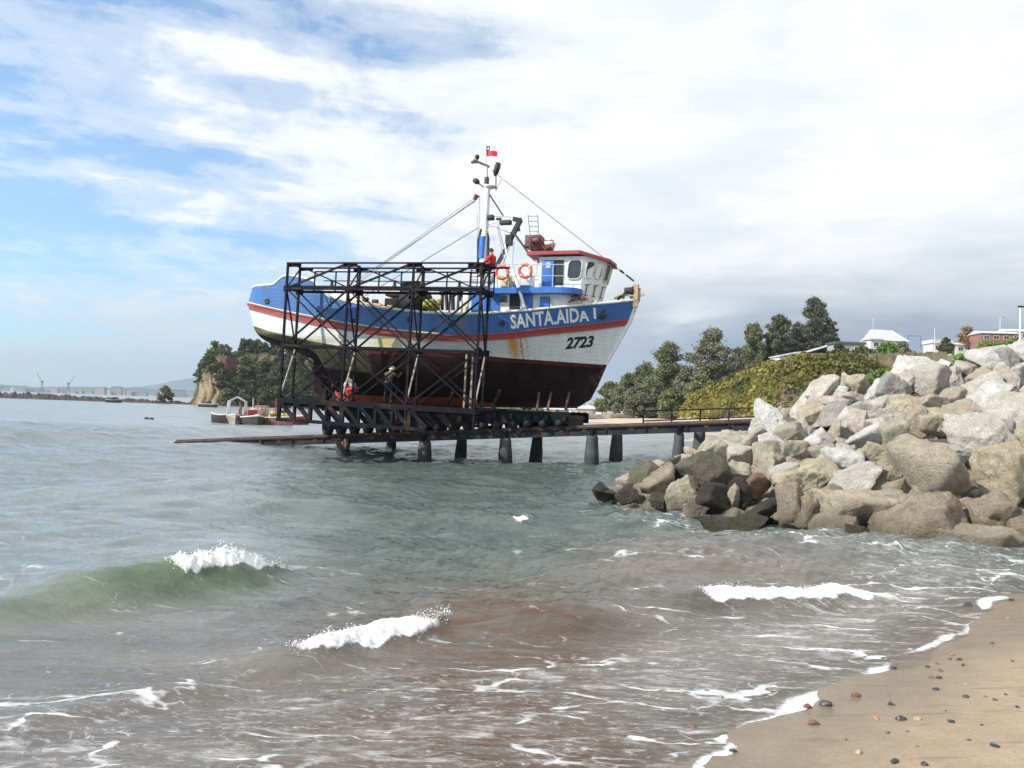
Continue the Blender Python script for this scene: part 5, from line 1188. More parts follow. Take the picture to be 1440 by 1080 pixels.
# ------------------------------------------------------------------ headland, spit, far shore
def grid_mesh(name, us, vs_, fn, mat, attrs=None, colf=None):
    U, V_ = np.meshgrid(us, vs_); p = fn(U.ravel(), V_.ravel()); m, c = U.shape; i = np.arange(m*c).reshape(m, c)
    F = np.stack([i[:-1, :-1], i[:-1, 1:], i[1:, 1:], i[1:, :-1]], -1).reshape(-1, 4)
    return npmesh(name, p, F, mat, cattrs={'gcol': colf(p, U.ravel(), V_.ravel())} if colf else None)
cm = bpy.data.materials.new('cliff_earth'); cm.use_nodes = True; t = cm.node_tree; b = t.nodes['Principled BSDF']
at = nd(t, 'ShaderNodeAttribute', attribute_name='gcol'); tcx = nd(t, 'ShaderNodeTexCoord')
t.links.new(mixc(t, 1.0, at.outputs[0], ramp(t, noise(t, tcx.outputs['Object'], .9, 6, .7), [(.3, (.6, .6, .6)), (.7, (1.4, 1.4, 1.4))]), 'MULTIPLY'), b.inputs['Base Color']); b.inputs['Roughness'].default_value = .95
bn = nd(t, 'ShaderNodeBump'); bn.inputs['Strength'].default_value = 1.0; bn.inputs['Distance'].default_value = 1.0; t.links.new(noise(t, tcx.outputs['Object'], .6, 6, .7), bn.inputs['Height']); t.links.new(bn.outputs[0], b.inputs['Normal'])
HX = [KK(x) for x in (268, 274, 280, 288, 300, 330, 365, 400, 440, 480, 560, 640, 700, 780, 850)]
HZ = [0, 2, 8, 14, 18, 19.5, 20, 20, 19, 17, 13, 10, 7, 5, 3]
def headz(k, d):   # d = metres behind its waterline
    steep = np.interp(k, [KK(275), KK(300), KK(330), KK(400), KK(520), KK(800)], [3, 5, 11, 20, 26, 40])
    top = np.interp(k, HX, HZ); f = sstep(d/steep)
    return top*(.12*np.clip(d/steep*2, 0, 1)+.88*f)
def headfn(u, v):
    d = v; wob = (fbm(np.c_[u*70, v*.05], 4, 21)-.5)*9; D = 268+d+wob+np.clip(u-KK(420), 0, 1)*-40
    z = headz(u, d)+(fbm(np.c_[u*160, v*.3], 4, 22)-.5)*3.2*np.clip(d/4, 0, 1)-.6
    z = np.where(d < 0, -3, z); D = D+(fbm(np.c_[u*D*.16, z*.22], 4, 33)-.5)*9*np.clip(z/4, 0, 1); u = u+(fbm(np.c_[D*.2, z*.25], 3, 34)-.5)*.016*np.clip((u-KK(262))/.02, 0, 1)
    return np.c_[u*D, D, z]
def headcol(p, u, v):
    n = fbm(np.c_[p[:, 0]*.16, p[:, 2]*.16, p[:, 1]*.1], 4, 23); n2 = fbm(np.c_[p[:, 0]*.5, p[:, 2]*.35, p[:, 1]*.05], 3, 24); n3 = fbm(np.c_[p[:, 0]*.08, p[:, 2]*.12, p[:, 1]*.05], 3, 25)
    tan = np.array([.34, .27, .15]); br = np.array([.060, .042, .026]); redd = np.array([.15, .065, .038]); gr = np.array([.075, .085, .030]); dg = np.array([.03, .042, .016])
    c = br+(np.array([.13, .10, .05])-br)*np.clip((n-.47)*6, 0, 1)[:, None]
    pale = (u < KK(306))*np.clip((16-p[:, 2])/5, 0, 1)*np.clip(n2*3-.6, 0, 1); c = c*(1-pale[:, None])+tan*pale[:, None]
    scar = np.exp(-((u-KK(325))/.022)**2-((p[:, 2]-13)/5.5)**2); c = c*(1-scar[:, None])+redd*scar[:, None]
    g = np.clip((n3-.44)*9, 0, 1)*np.clip((u-KK(330))/.02, 0, 1); c = c*(1-g[:, None])+gr*g[:, None]
    topg = np.clip((p[:, 2]-np.interp(u, HX, HZ)+2.0)/1.5, 0, 1); c = c*(1-topg[:, None])+dg*topg[:, None]
    return c
grid_mesh('headland', np.linspace(KK(262), KK(860), 420), np.r_[-3, np.linspace(0, 40, 70), np.linspace(44, 120, 12)], headfn, cm, colf=headcol); tag(bpy.data.objects['headland'], kind='structure')
def spitfn(u, v):
    D = 262+u*0+np.clip((KK(0)-u), 0, 1)*-30+v+ (KK(262)-u)*-10; e = np.interp(u, [KK(-400), KK(-100), KK(40), KK(150), KK(255), KK(272)], [2.4, 2.6, 2.3, 1.8, 1.3, .6])
    z = e*np.exp(-((v-9)/6)**2)*(.45+1.0*fbm(np.c_[u*260, v*.3], 4, 26))+(fbm(np.c_[u*900, v*.8], 2, 27)-.5)*.7*np.exp(-((v-9)/6)**2)-.35; return np.c_[u*D, D, z]
grid_mesh('rocky_spit', np.linspace(KK(-420), KK(275), 700), np.linspace(-2, 22, 22), spitfn, cm, colf=lambda p, u, v: np.array([.050, .038, .032])+np.array([.08, .05, .04])*np.clip(fbm(np.c_[p[:, 0]*.4, p[:, 1]*.4], 3, 28)*3-1.5, 0, 1)[:, None]); tag(bpy.data.objects['rocky_spit'], kind='structure')
fm = M('far_hill_cover', (.055, .075, .065), .95, .5, .004, col2=(.14, .13, .11), c2scale=.012)
def hillfn(D0, pts, seed, jag):
    kx_ = [KK(a) for a, b in pts]; hz = []
    for a, b in pts: q = P(a, b, D0); hz.append(max(q.z, 0))
    def f(u, v):
        D = D0+v*D0*.12; z = np.interp(u, kx_, hz)*sstep(v)*(1+.0*v)+(fbm(np.c_[u*90, v*3], 4, seed)-.5)*jag*np.clip(v*3, 0, 1)-2; return np.c_[u*D, D, z]
    return f
grid_mesh('far_shore_hills', np.linspace(KK(-700), KK(2300), 800), np.linspace(-.1, 1.3, 14), hillfn(2900, [(-700, 520), (-200, 531), (0, 540), (60, 543), (120, 543), (200, 545), (300, 549), (500, 560), (900, 572), (2300, 615)], 29, 12), fm); tag(bpy.data.objects['far_shore_hills'], kind='structure')
grid_mesh('mountain', np.linspace(KK(60), KK(1000), 300), np.linspace(-.1, 1.6, 14), hillfn(7000, [(60, 548), (150, 546.5), (200, 541), (230, 536), (262, 529), (300, 526), (360, 530), (500, 545), (700, 562), (1000, 575)], 30, 25), fm); tag(bpy.data.objects['mountain'], kind='structure')
m_city = [M('pale_render', (.50, .49, .47), .8, .1), M('grey_render', (.26, .28, .31), .8, .1), M('rose_render', (.32, .25, .23), .8, .1)]
rc = random.Random(3)
for i in range(46):
    px = rc.choice([rc.uniform(0, 280), rc.uniform(40, 275), rc.uniform(-60, 280)]); D = rc.uniform(2300, 2850); w = rc.uniform(12, 45); h = rc.uniform(2, 6) if rc.random() < .85 else rc.uniform(10, 18); q = P(px, 560, D)
    bd = empty('distant_building', (q.x, D, 0), rc.uniform(-.3, .3), 'tiny pale building on the hazy far shore beyond the rocky spit', 'building', 'buildings on the far shore'); z0 = rc.uniform(1, 9)
    mb = MB(); mb.box((0, 0, (z0+h)/2), (w, 14, z0+h)); mb.build('wall', rc.choice(m_city), bd); mb = MB(); mb.prism([(-w/2-1, z0+h), (w/2+1, z0+h), (w/2-2, z0+h+3), (-w/2+2, z0+h+3)], -8, 8, 'y'); mb.build('roof', m_city[1], bd)
for px, py, lab in ((60, 524, 'left one of two thin harbour cranes on the horizon'), (97, 528, 'right one of two thin harbour cranes on the horizon')):
    D = 1900; q = P(px, py, D); c = empty('harbour_crane', (q.x, D, 0), 0, lab, 'crane', 'harbour cranes on the horizon'); b0 = P(px+2, 553, D); H = q.z
    mb = MB(); mb.bar((-3, 0, 0), (0, 0, H*.55), .8); mb.bar((4, 0, 0), (1, 0, H*.55), .8); mb.box((0, 0, H*.55), (4, 3, 5)); mb.build('tower', m_steel2, c)
    mb = MB(); mb.bar((0, 0, H*.5), (-14 if px < 80 else 15, 0, H), .7); mb.build('jib', m_steel2, c)
# ------------------------------------------------------------------ trees
def leafmat(name, col, col2):
    m = bpy.data.materials.new(name); m.use_nodes = True; t = m.node_tree; b = t.nodes['Principled BSDF']
    a = nd(t, 'ShaderNodeAttribute', attribute_name='tone'); c = mixc(t, a.outputs['Fac'], col, col2); t.links.new(c, b.inputs['Base Color']); b.inputs['Roughness'].default_value = .7
    tr = nd(t, 'ShaderNodeBsdfTranslucent'); t.links.new(c, tr.inputs[0]); mx = nd(t, 'ShaderNodeMixShader'); mx.inputs[0].default_value = .22
    t.links.new(b.outputs[0], mx.inputs[1]); t.links.new(tr.outputs[0], mx.inputs[2]); t.links.new(mx.outputs[0], t.nodes['Material Output'].inputs[0]); return m
LM = {'olive': leafmat('olive_leaves', (.070, .088, .032), (.26, .27, .11)), 'dark': leafmat('dark_needles', (.030, .046, .022), (.15, .165, .075)), 'grey': leafmat('grey_green_leaves', (.085, .09, .052), (.29, .275, .165)),
      'gorse': leafmat('gorse_leaves', (.075, .085, .022), (.31, .26, .05)), 'green': leafmat('bright_green_leaves', (.06, .12, .02), (.20, .32, .05)), 'rust': leafmat('russet_leaves', (.16, .09, .035), (.36, .24, .10)), 'deep': leafmat('shrub_leaves', (.045, .055, .022), (.12, .125, .05))}
m_bark = M('bark', (.12, .095, .075), .9, .3, 2)
def leaves(blobs, n, size, g, flat=.0):
    """leaf clumps in ellipsoid blobs [(centre, radii)] -> V, F, tone"""
    wts = np.array([b[1][0]*b[1][2] for b in blobs]); wts = wts/wts.sum(); idx = g.choice(len(blobs), n, p=wts)
    C = np.array([b[0] for b in blobs])[idx]; Rd = np.array([b[1] for b in blobs])[idx]
    d = g.normal(size=(n, 3)); d /= np.linalg.norm(d, axis=1)[:, None]; r = g.uniform(.3, 1, n)**.6*np.where(g.uniform(0, 1, n) < .18, g.uniform(1, 1.7, n), 1)
    c = C+d*Rd*r[:, None]; tb = g.uniform(0, 1, len(blobs))[idx]; tone = np.clip(.55*tb+.45*g.uniform(0, 1, n), 0, 1)
    a = g.normal(size=(n, 3)); a /= np.linalg.norm(a, axis=1)[:, None]; b = np.cross(a, g.normal(size=(n, 3))); b /= np.linalg.norm(b, axis=1)[:, None]
    s = size*g.uniform(.6, 1.4, n)[:, None]; V = np.stack([c-a*s-b*s*.5, c+a*s-b*s*.5, c+a*s*.7+b*s*.5, c-a*s*.7+b*s*.5], 1).reshape(-1, 3)
    return V, np.arange(4*n).reshape(n, 4), np.repeat(tone, 4)
def tree(name, base, H, Wd, kind, label, cat='tree', form='round', n=3200, seed=0, size=None, group=None, crown0=.18, rake=0.0):
    g = np.random.default_rng(seed); t_ = empty(name, base, 0, label, cat, group); blobs = []; limbs = []
    nb_ = 64 if form != 'cone' else 84
    for i in range(nb_):
        f = g.uniform(0, 1); z = H*(crown0+(1-crown0)*f)
        if form == 'round': rad = Wd/2*max(.05, 1-((max(f, .3)-.3)/.72)**1.6)*g.uniform(.4, 1.12)
        elif form == 'cone': rad = Wd/2*(1-f)**.62*g.uniform(.35, 1.25)+.2
        else: rad = Wd/2*(.35+.65*math.sin(math.pi*min(1, f*.9+.1)))*g.uniform(.3, 1)
        a = g.uniform(0, 6.28); br = Wd*(.105 if form != 'cone' else .075)*g.uniform(.6, 1.5)
        c = (rad*math.cos(a)+rake*f, rad*math.sin(a), z); blobs.append((c, (br*1.2, br*1.2, br*(.75 if form != 'spire' else 1.3)))); limbs.append(c)
    for f in np.linspace(crown0+.1, .96, 8): blobs.append(((rake*f, 0, H*f), (Wd*.24*(1.1-f*.8), Wd*.24*(1.1-f*.8), H*.09)))
    V, F, tone = leaves(blobs, int(n*1.5), size or max(.12, Wd*.022), g); npmesh('crown', V, F, LM[kind], t_, smooth=False, attrs={'tone': tone})
    mb = MB(); r0 = H*.022+.04; mb.tube([(0, 0, -1.0), (rake*.2, .05, H*.3), (rake*.5, -.05, H*.6), (rake*.9, 0, H*.93)], [r0*1.3, r0, r0*.65, r0*.2], 7)
    for c in limbs[:14]: mb.tube([(rake*.4, 0, max(.3, c[2]*.62)), (c[0]*.5+rake*.2, c[1]*.5, c[2]*.85), c], [r0*.4, r0*.25, r0*.1], 5)
    mb.build('trunk', m_bark, t_); return t_
def tree_px(name, px, ytop, ybase, wpx, D, kind, label, **k):
    T_, B_ = P(px, ytop, D), P(px, ybase, D); gzv_ = gz(B_.x, D) if k.pop('ground', True) else B_.z
    zb = min(B_.z, gzv_+.5) if gzv_ > -1 else B_.z; zb = gzv_ if zb < gzv_-3 else zb
    return tree(name, (B_.x, D, zb), T_.z-zb, wpx*D/FPX, kind, label, rake=(T_.x-B_.x), **k)
TR = [(858,538,582,34,225,'olive','small olive tree showing just right of the boat stem','round'),(884,528,582,34,225,'olive','low bushy tree between the boat stem and the broad eucalyptus','round'),
 (906,512,582,30,222,'olive','slim olive tree at the left edge of the tall eucalyptus clump','spire'),(940,486,586,58,212,'olive','tall broad eucalyptus left of the gap above the gorse','round'),(918,536,586,44,206,'grey','grey green tree at the foot of the broad eucalyptus','round'),
 (966,520,588,40,206,'grey','thin leaved tree filling the gap between the two broad eucalypts','round'),(1003,469,566,66,205,'grey','broad rounded grey green eucalyptus behind the gorse','round'),(985,530,585,34,196,'olive','dark low tree under the rounded grey eucalyptus','round'),
 (1037,489,540,22,250,'grey','faint slender tree right of the rounded grey eucalyptus','spire'),(1061,457,522,28,232,'olive','narrow upright tree left of the dark conifer','spire'),(1097,446,506,54,232,'dark','dark dense conifer left of the tallest conifer','cone'),
 (1146,421,500,60,234,'dark','tallest conifer on the hilltop, ragged grey green','cone'),(1360,461,488,28,262,'rust','russet rounded tree beside the red walled house','round'),(1028,505,560,30,214,'dark','dark shrubby tree at the left foot of the slender hill trees','round'),(872,545,584,34,218,'grey','grey green bushy tree nearest the dark hipped beach house','round'),(898,540,586,36,204,'grey','pale scrubby tree in front of the slim olive tree','round'),(948,548,588,40,200,'olive','low bushy tree before the foot of the tall broad eucalyptus','round'),(1080,470,512,30,236,'dark','dark tree filling the space left of the dense conifer','cone'),(1122,455,503,36,236,'grey','ragged tree between the two big conifers','cone'),(1166,452,500,30,236,'dark','low dark tree at the right foot of the tallest conifer','cone')]
for i, (px, yt, yb, w, D, kd, lab, fo) in enumerate(TR):
    tree_px('conifer' if fo == 'cone' else 'tree', px, yt, yb, w*1.18, D, kd, lab, form=fo, n=11000 if w > 50 else 7000, seed=40+i, group='trees on the hill behind the slipway', crown0=.0 if fo == 'cone' else .04, size=.24 if fo != 'cone' else .22)
HT = [(284,505,535,14),(291,494,530,16),(300,482,528,20),(310,486,522,18),(318,487,512,18),(341,477,512,14),(350,480,512,16),(360,479,510,15),(371,483,512,14),(382,481,512,15),(393,486,512,14),(408,489,514,16),(424,488,516,16),(441,491,518,16),(458,496,520,16),(476,500,524,16),(288,515,545,14)]
for i, (px, yt, yb, w) in enumerate(HT):
    q = P(px, yb, 285 if i > 4 else 276); tree('tree', (q.x, q.y, q.z-1.5), P(px, yt, q.y).z-q.z+1.5, w*q.y/FPX*1.25, 'dark' if i > 4 and i < 16 else 'olive', f'{["dark","slim dark","ragged dark"][i%3] if 4 < i < 16 else "green"} tree on the headland cliff top, {(ORD+["thirteenth","fourteenth","fifteenth","sixteenth"])[i-1] if 0 < i < 16 else ["leftmost",0][0] if i==0 else "lowest, hanging over the cliff edge"} from the left' if i < 16 else 'green tree hanging lowest over the left edge of the headland cliff', form='spire' if i > 4 else 'round', n=1100, seed=80+i, size=.42, group='trees on the headland', crown0=.02)
for i, (px, yt, yb, w, D) in enumerate(((333, 530, 565, 30, 262), (350, 545, 566, 34, 262), (392, 512, 560, 44, 270), (425, 518, 562, 50, 268), (366, 528, 562, 40, 272))):
    q = P(px, yb, D); tree('bush', (q.x, D, q.z), P(px, yt, D).z-q.z, w*D/FPX, 'deep', f'{["tall","low spreading","yellowish","wide","middle"][i]} green bush on the lower slope of the headland', cat='bush', n=1500, seed=120+i, size=.4, group='bushes on the headland slope', crown0=.0)
for i, (px, yt, yb, w, D) in enumerate(((296, 500, 522, 26, 266), (312, 518, 545, 22, 262), (345, 500, 528, 30, 274), (372, 506, 534, 34, 276), (404, 500, 530, 36, 280), (440, 505, 545, 44, 274), (405, 536, 564, 36, 258), (378, 545, 567, 26, 256), (318, 548, 567, 20, 258))):
    q = P(px, yb, D); tree('bush', (q.x, D, q.z), P(px, yt, D).z-q.z, w*D/FPX, ('dark', 'deep', 'olive')[i % 3], f'{["dark","dull green","olive"][i%3]} scrub clump {["high","halfway up","high","high","high","halfway up","low down","low down","low down"][i]} on the headland face, {ORD[(0,2,3,4,6,8,7,5,1)[i]] if i != 99 else ""} clump from the left', cat='bush', n=1300, seed=220+i, size=.4, group='scrub clumps on the headland face', crown0=.0)
q = P(232, 562, 268); tree('bush', (q.x, 268, .8), P(232, 543, 268).z-.8, 5, 'olive', 'single small tree standing on the rocky spit', cat='tree', n=900, seed=130, size=.35, crown0=.1)
# shrubs near the houses
for i, (px, yt, yb, w, D, kd, lab) in enumerate(((1180, 486, 500, 26, 210, 'deep', 'dull green shrub left of the white hilltop house'), (1214, 489, 502, 30, 205, 'deep', 'shrub in front of the left corner of the white hilltop house'), (1247, 484, 503, 34, 205, 'green', 'bright round shrub in front of the white hilltop house'),
      (1267, 483, 500, 26, 208, 'grey', 'grey shrub at the right corner of the white hilltop house'), (1330, 476, 492, 14, 235, 'dark', 'small dark conifer beside the low white building'), (1350, 500, 516, 26, 120, 'green', 'vivid green bush behind the crest of the rock pile'), (1240, 522, 533, 40, 75, 'green', 'vivid low bush behind the highest pale boulders'), (1392, 482, 494, 40, 200, 'green', 'green shrub below the red walled house'), (1425, 480, 492, 34, 200, 'green', 'green shrub beside the lamp post'), (1130, 497, 506, 20, 175, 'rust', 'russet bush beside the small white hut'))):
    T_, B_ = P(px, yt, D), P(px, yb, D); tree('shrub', (B_.x, D, B_.z-1), T_.z-B_.z+1, w*D/FPX*1.1, kd, lab, cat='shrub', n=1500, seed=150+i, size=.16*D/120+.05, group='shrubs around the hill houses', crown0=.0)
# gorse and scrub clothing the slope: one mass
g = np.random.default_rng(8); n = 130000; k_ = g.uniform(KK(938), KK(1290), n); D = 133+g.uniform(0, 1, n)**.8*np.where(k_ < KK(1150), 72, 42)
pp = np.c_[k_*D, D]; z = ground_z(pp); edge = fbm(pp*.12, 3, 51)
lump = fbm(pp*.22, 4, 52); keep = (z > 1.6) & (np.clip(edge*2.4-.35, .3, 1)*np.clip((KK(1290)-k_)/.07, 0, 1)**1.5 > g.uniform(0, 1, n)); pp, z, k_, lump = pp[keep], z[keep], k_[keep], lump[keep]
hgt = np.clip((lump-.36)*11, .1, 3.0)*np.clip((KK(1265)-k_)/.05, .2, 1); c = np.c_[pp, z+hgt*g.uniform(.35, 1, len(pp))]; n = len(c)
a = g.normal(size=(n, 3)); a /= np.linalg.norm(a, axis=1)[:, None]; bq = np.cross(a, g.normal(size=(n, 3))); bq /= np.linalg.norm(bq, axis=1)[:, None]; s = g.uniform(.12, .30, n)[:, None]
V = np.stack([c-a*s-bq*s, c+a*s-bq*s, c+a*s+bq*s, c-a*s+bq*s], 1).reshape(-1, 3); F = np.arange(4*n).reshape(n, 4)
yel = fbm(pp*.16, 3, 53); tone = np.clip(.12+.35*(lump-.45)+(yel-.42)*2.6*np.clip(1-(k_-KK(1010))/.17, .15, 1)+g.uniform(0, .35, n)*np.clip(1-(k_-KK(1010))/.2, .3, 1), 0, 1)
npmesh('gorse', V, F, LM['gorse'], smooth=False, attrs={'tone': np.repeat(tone, 4)}); tag(bpy.data.objects['gorse'], 'yellow green gorse covering the slope behind the rocks', kind='stuff')
# ------------------------------------------------------------------ houses
def house(name, px, D, wpx, ybase, ywall, ytop, label, wallc, roofc, depth=7, rz=0, form='gable', windows=2, cat='house'):
    B_ = P(px, ybase, D); zw_, zt2 = P(px, ywall, D).z, P(px, ytop, D).z; w = wpx*D/FPX; h = empty(name, (B_.x, D, B_.z-1.5), rz, label, cat); z0 = 0; zw_ -= B_.z-1.5; zt2 -= B_.z-1.5
    mb = MB(); mb.box((0, 0, zw_/2), (w, depth, zw_)); mb.build('wall', wallc, h); e = .4
    mb = MB()
    if form == 'hip':
        V = [(-w/2-e, -depth/2-e, zw_), (w/2+e, -depth/2-e, zw_), (w/2+e, depth/2+e, zw_), (-w/2-e, depth/2+e, zw_), (-w/2+.2, 0, zt2), (w/4, 0, zt2)]; mb.add(V, [(0, 1, 5, 4), (1, 2, 5), (2, 3, 4, 5), (3, 0, 4), (3, 2, 1, 0)])
    elif form == 'shed': mb.add([(-w/2-e, -depth/2-e, zw_-.1), (w/2+e, -depth/2-e, zt2-.1), (w/2+e, depth/2+e, zt2-.1), (-w/2-e, depth/2+e, zw_-.1), (-w/2-e, -depth/2-e, zw_+.12), (w/2+e, -depth/2-e, zt2+.12), (w/2+e, depth/2+e, zt2+.12), (-w/2-e, depth/2+e, zw_+.12)], [(3, 2, 1, 0), (4, 5, 6, 7), (0, 1, 5, 4), (1, 2, 6, 5), (2, 3, 7, 6), (3, 0, 4, 7)])
    elif form == 'flat': mb.box((0, 0, (zw_+zt2)/2), (w+2*e, depth+2*e, max(.25, zt2-zw_)))
    else: mb.add([(-w/2-e, -depth/2-e, zw_), (w/2+e, -depth/2-e, zw_), (w/2+e, 0, zt2), (-w/2-e, 0, zt2), (w/2+e, depth/2+e, zw_), (-w/2-e, depth/2+e, zw_)], [(0, 1, 2, 3), (3, 2, 4, 5), (0, 3, 5), (1, 4, 2), (0, 5, 4, 1)])
    mb.build('roof', roofc, h)
    for i in range(windows):
        x = -w/2+w*(i+.5)/windows; wm_ = MB(); wm_.box((x, -depth/2-.02, zw_-1.3), (min(1.5, w/windows*.5), .1, 1.1)); f_ = wm_.build('window', m_glass, h); fm_ = MB()
        ww = min(1.5, w/windows*.5)/2; fm_.box((x, -depth/2-.06, zw_-1.3+.6), (ww*2+.2, .1, .1)); fm_.box((x, -depth/2-.06, zw_-1.3-.6), (ww*2+.2, .1, .1)); fm_.box((x-ww-.05, -depth/2-.06, zw_-1.3), (.1, .1, 1.1)); fm_.box((x+ww+.05, -depth/2-.06, zw_-1.3), (.1, .1, 1.1)); fm_.box((x, -depth/2-.07, zw_-1.3), (.06, .06, 1.1)); fm_.build('frame', m_cap, f_)
    return h
cW = M('house_white_wall', (.66, .65, .62), .8, .08, .8); cG = M('house_grey_wall', (.36, .35, .33), .8, .15, .8); cR = M('house_red_wall', (.28, .13, .10), .8, .15, .8); cPk = M('house_pink_wall', (.52, .38, .32), .8, .1, .8)
rZ = M('zinc_roof', (.50, .50, .49), .5, .15, 2); rD = M('dark_roof', (.10, .095, .095), .7, .2, 2); rR = M('maroon_roof', (.26, .08, .07), .7, .2, 2); rW = M('white_roof', (.60, .60, .59), .6, .05, 2)
house('house', 1244, 232, 46, 492, 481, 464, 'white hilltop house with a pale hipped metal roof', cW, rZ, 8, R(8), 'hip', 3)
house('house_wing', 1226, 229, 16, 492, 479, 477, 'small white annexe at the left end of the hipped roof house', cW, rZ, 4, R(8), 'flat', 1)
house('hut', 1106, 222, 36, 513, 503, 494, 'small white hut with a sloping roof under the tall conifers', cW, rZ, 5, R(12), 'shed', 2, 'hut')
house('shed', 1150, 228, 46, 503, 498, 482, 'low shed with a long slanting white roof right of the conifers', cG, rW, 5, R(5), 'shed', 2, 'shed')
house('shed', 1189, 222, 40, 494, 485, 482, 'dark flat roofed shed between the slanting roof and the white house', cG, rD, 6, 0, 'flat', 2, 'shed')
house('house', 1318, 262, 26, 494, 484, 479, 'left one of two low white buildings on the brow of the hill', cW, rW, 6, 0, 'flat', 2, 'building')
house('house', 1350, 262, 26, 494, 486, 482, 'right one of two low white buildings on the brow of the hill', cW, rW, 6, 0, 'gable', 2, 'building')
house('house', 1398, 255, 52, 488, 471, 466, 'red walled house with a pale roof beside the russet tree', cR, rZ, 9, R(-6), 'gable', 4)
house('house', 1432, 262, 46, 488, 468, 463, 'house with a white roof at the right edge behind the lamp post', cPk, rW, 8, R(-6), 'gable', 3)
for i, (px, D, w, yb, yw_, yt, wc_, rc_, fo, lab) in enumerate(((822, 232, 24, 582, 575, 570, cPk, rZ, 'gable', 'low pinkish beach house nearest the boat keel'), (838, 238, 24, 580, 568, 564, cW, rZ, 'flat', 'two storey white beach house left of the maroon roof'), (856, 236, 18, 580, 569, 565, cW, rZ, 'flat', 'white flat roofed beach house next to the maroon roof'),
      (869, 230, 22, 580, 572, 564, cPk, rR, 'gable', 'pink beach house with the maroon roof'), (888, 228, 26, 581, 574, 568, cG, rD, 'hip', 'low beach house with a dark hipped roof'), (905, 240, 20, 580, 574, 571, cW, rZ, 'gable', 'small white beach house under the eucalyptus'), (880, 300, 20, 560, 552, 549, cPk, rZ, 'gable', 'pale house on the wooded slope above the beach'), (812, 250, 22, 582, 576, 571, cW, rZ, 'gable', 'white beach house partly behind the boat keel'), (780, 260, 26, 583, 576, 572, cG, rZ, 'gable', 'grey beach house seen under the boat keel'))):
    house('beach_house', px, D, w, yb, yw_, yt, lab, wc_, rc_, 6, R(5*(i % 3-1)), fo, 3)
for i, (px, D, wd) in enumerate(((845, 205, 2.6), (862, 207, 3.0), (880, 205, 2.4), (922, 210, 3.0), (938, 200, 2.2), (832, 203, 2.6))):
    q = P(px, 580, D); z = gz(q.x, D); bo = empty('beached_boat', (q.x, D, z+.05), ri.uniform(-.6, .6), f'{["white","pink","pale grey","white","grey","cream"][i]} small boat drawn up on the far beach, {ORD[[1,2,3,4,5,0][i]]} from the left', 'boat', 'small boats on the far beach')
    mb = MB(); prof = [(-wd, .1), (-wd*.9, 1.0), (wd, 1.3), (wd*.75, 0)]; 
    V = []; xs2 = np.linspace(-1, 1, 9)
    for x in xs2:
        bw = .9*math.sqrt(max(0, 1-max(0, x)**2.2)); V += [(x*wd, -bw, 1.0+.25*x*x), (x*wd, -bw*.6, .25), (x*wd*.95, 0, 0), (x*wd, bw*.6, .25), (x*wd, bw, 1.0+.25*x*x)]
    mb.add(V, [(5*a+b_, 5*a+b_+1, 5*a+b_+6, 5*a+b_+5) for a in range(8) for b_ in range(4)], 0, True); mb.build('hull', (cW, cPk, cG)[i % 3], bo)
    mb = MB(); mb.box((-wd*.2, 0, 1.2), (wd*.6, 1.0, .9), bev=.1); mb.build('cabin', (cW, cG)[i % 2], bo)
# poles and lamp posts
m_pole = M('pale_pole_paint', (.72, .73, .74), .5, .05)
def lamp_post(px, ytop, ybase, D, r, label, arm=0, cat='lamp post', name='lamp_post'):
    T_, B_ = P(px, ytop, D), P(px, ybase, D); zb = B_.z-1.0; H = T_.z-zb; o = empty(name, (B_.x, D, zb), 0, label, cat)
    mb = MB(); mb.tube([(0, 0, 0), (0, 0, H)], [r, r*.6], 8); mb.build('pole', m_pole if r > .05 else m_galv, o)
    if arm: mb = MB(); mb.bar((-.1, 0, H), (arm, 0, H+.1), .09); mb.build('arm', m_pole, o); mb = MB(); mb.box((arm, 0, H+.08), (.8, .35, .16), bev=.05); mb.build('lamp_head', m_steel2, o)
    else: mb = MB(); mb.box((0, 0, H), (.5, .12, .1)); mb.build('crossarm', m_steel2, o)
    return o
lamp_post(1434, 432, 494, 90, .13, 'tall pale lamp post at the right edge of the hill', .15)
lamp_post(1406, 446, 478, 260, .10, 'faint lamp post above the white roof', .9)
lamp_post(1314, 460, 492, 240, .12, 'thin white pole standing by the low white buildings', 0, 'pole', 'pole'); lamp_post(1227, 445, 480, 260, .07, 'thin dark aerial rising behind the hipped roof house', 0, 'pole', 'pole')
lamp_post(1208, 468, 488, 240, .05, 'short thin pole left of the hipped roof house', 0, 'pole', 'pole')
go = P(1277, 484, 238); gp = empty('goal_frame', (go.x, 238, go.z-1), 0, 'thin dark rectangular frame of posts right of the white house', 'frame'); H = P(1277, 472, 238).z-go.z+1; w = 18*238/FPX
for x in (0, w): mb = MB(); mb.tube([(x, 0, 0), (x, 0, H)], .06, 6); mb.build('post', m_steel2, gp)
mb = MB(); mb.tube([(0, 0, H), (w, 0, H)], .05, 6); mb.build('crossbar', m_steel2, gp)
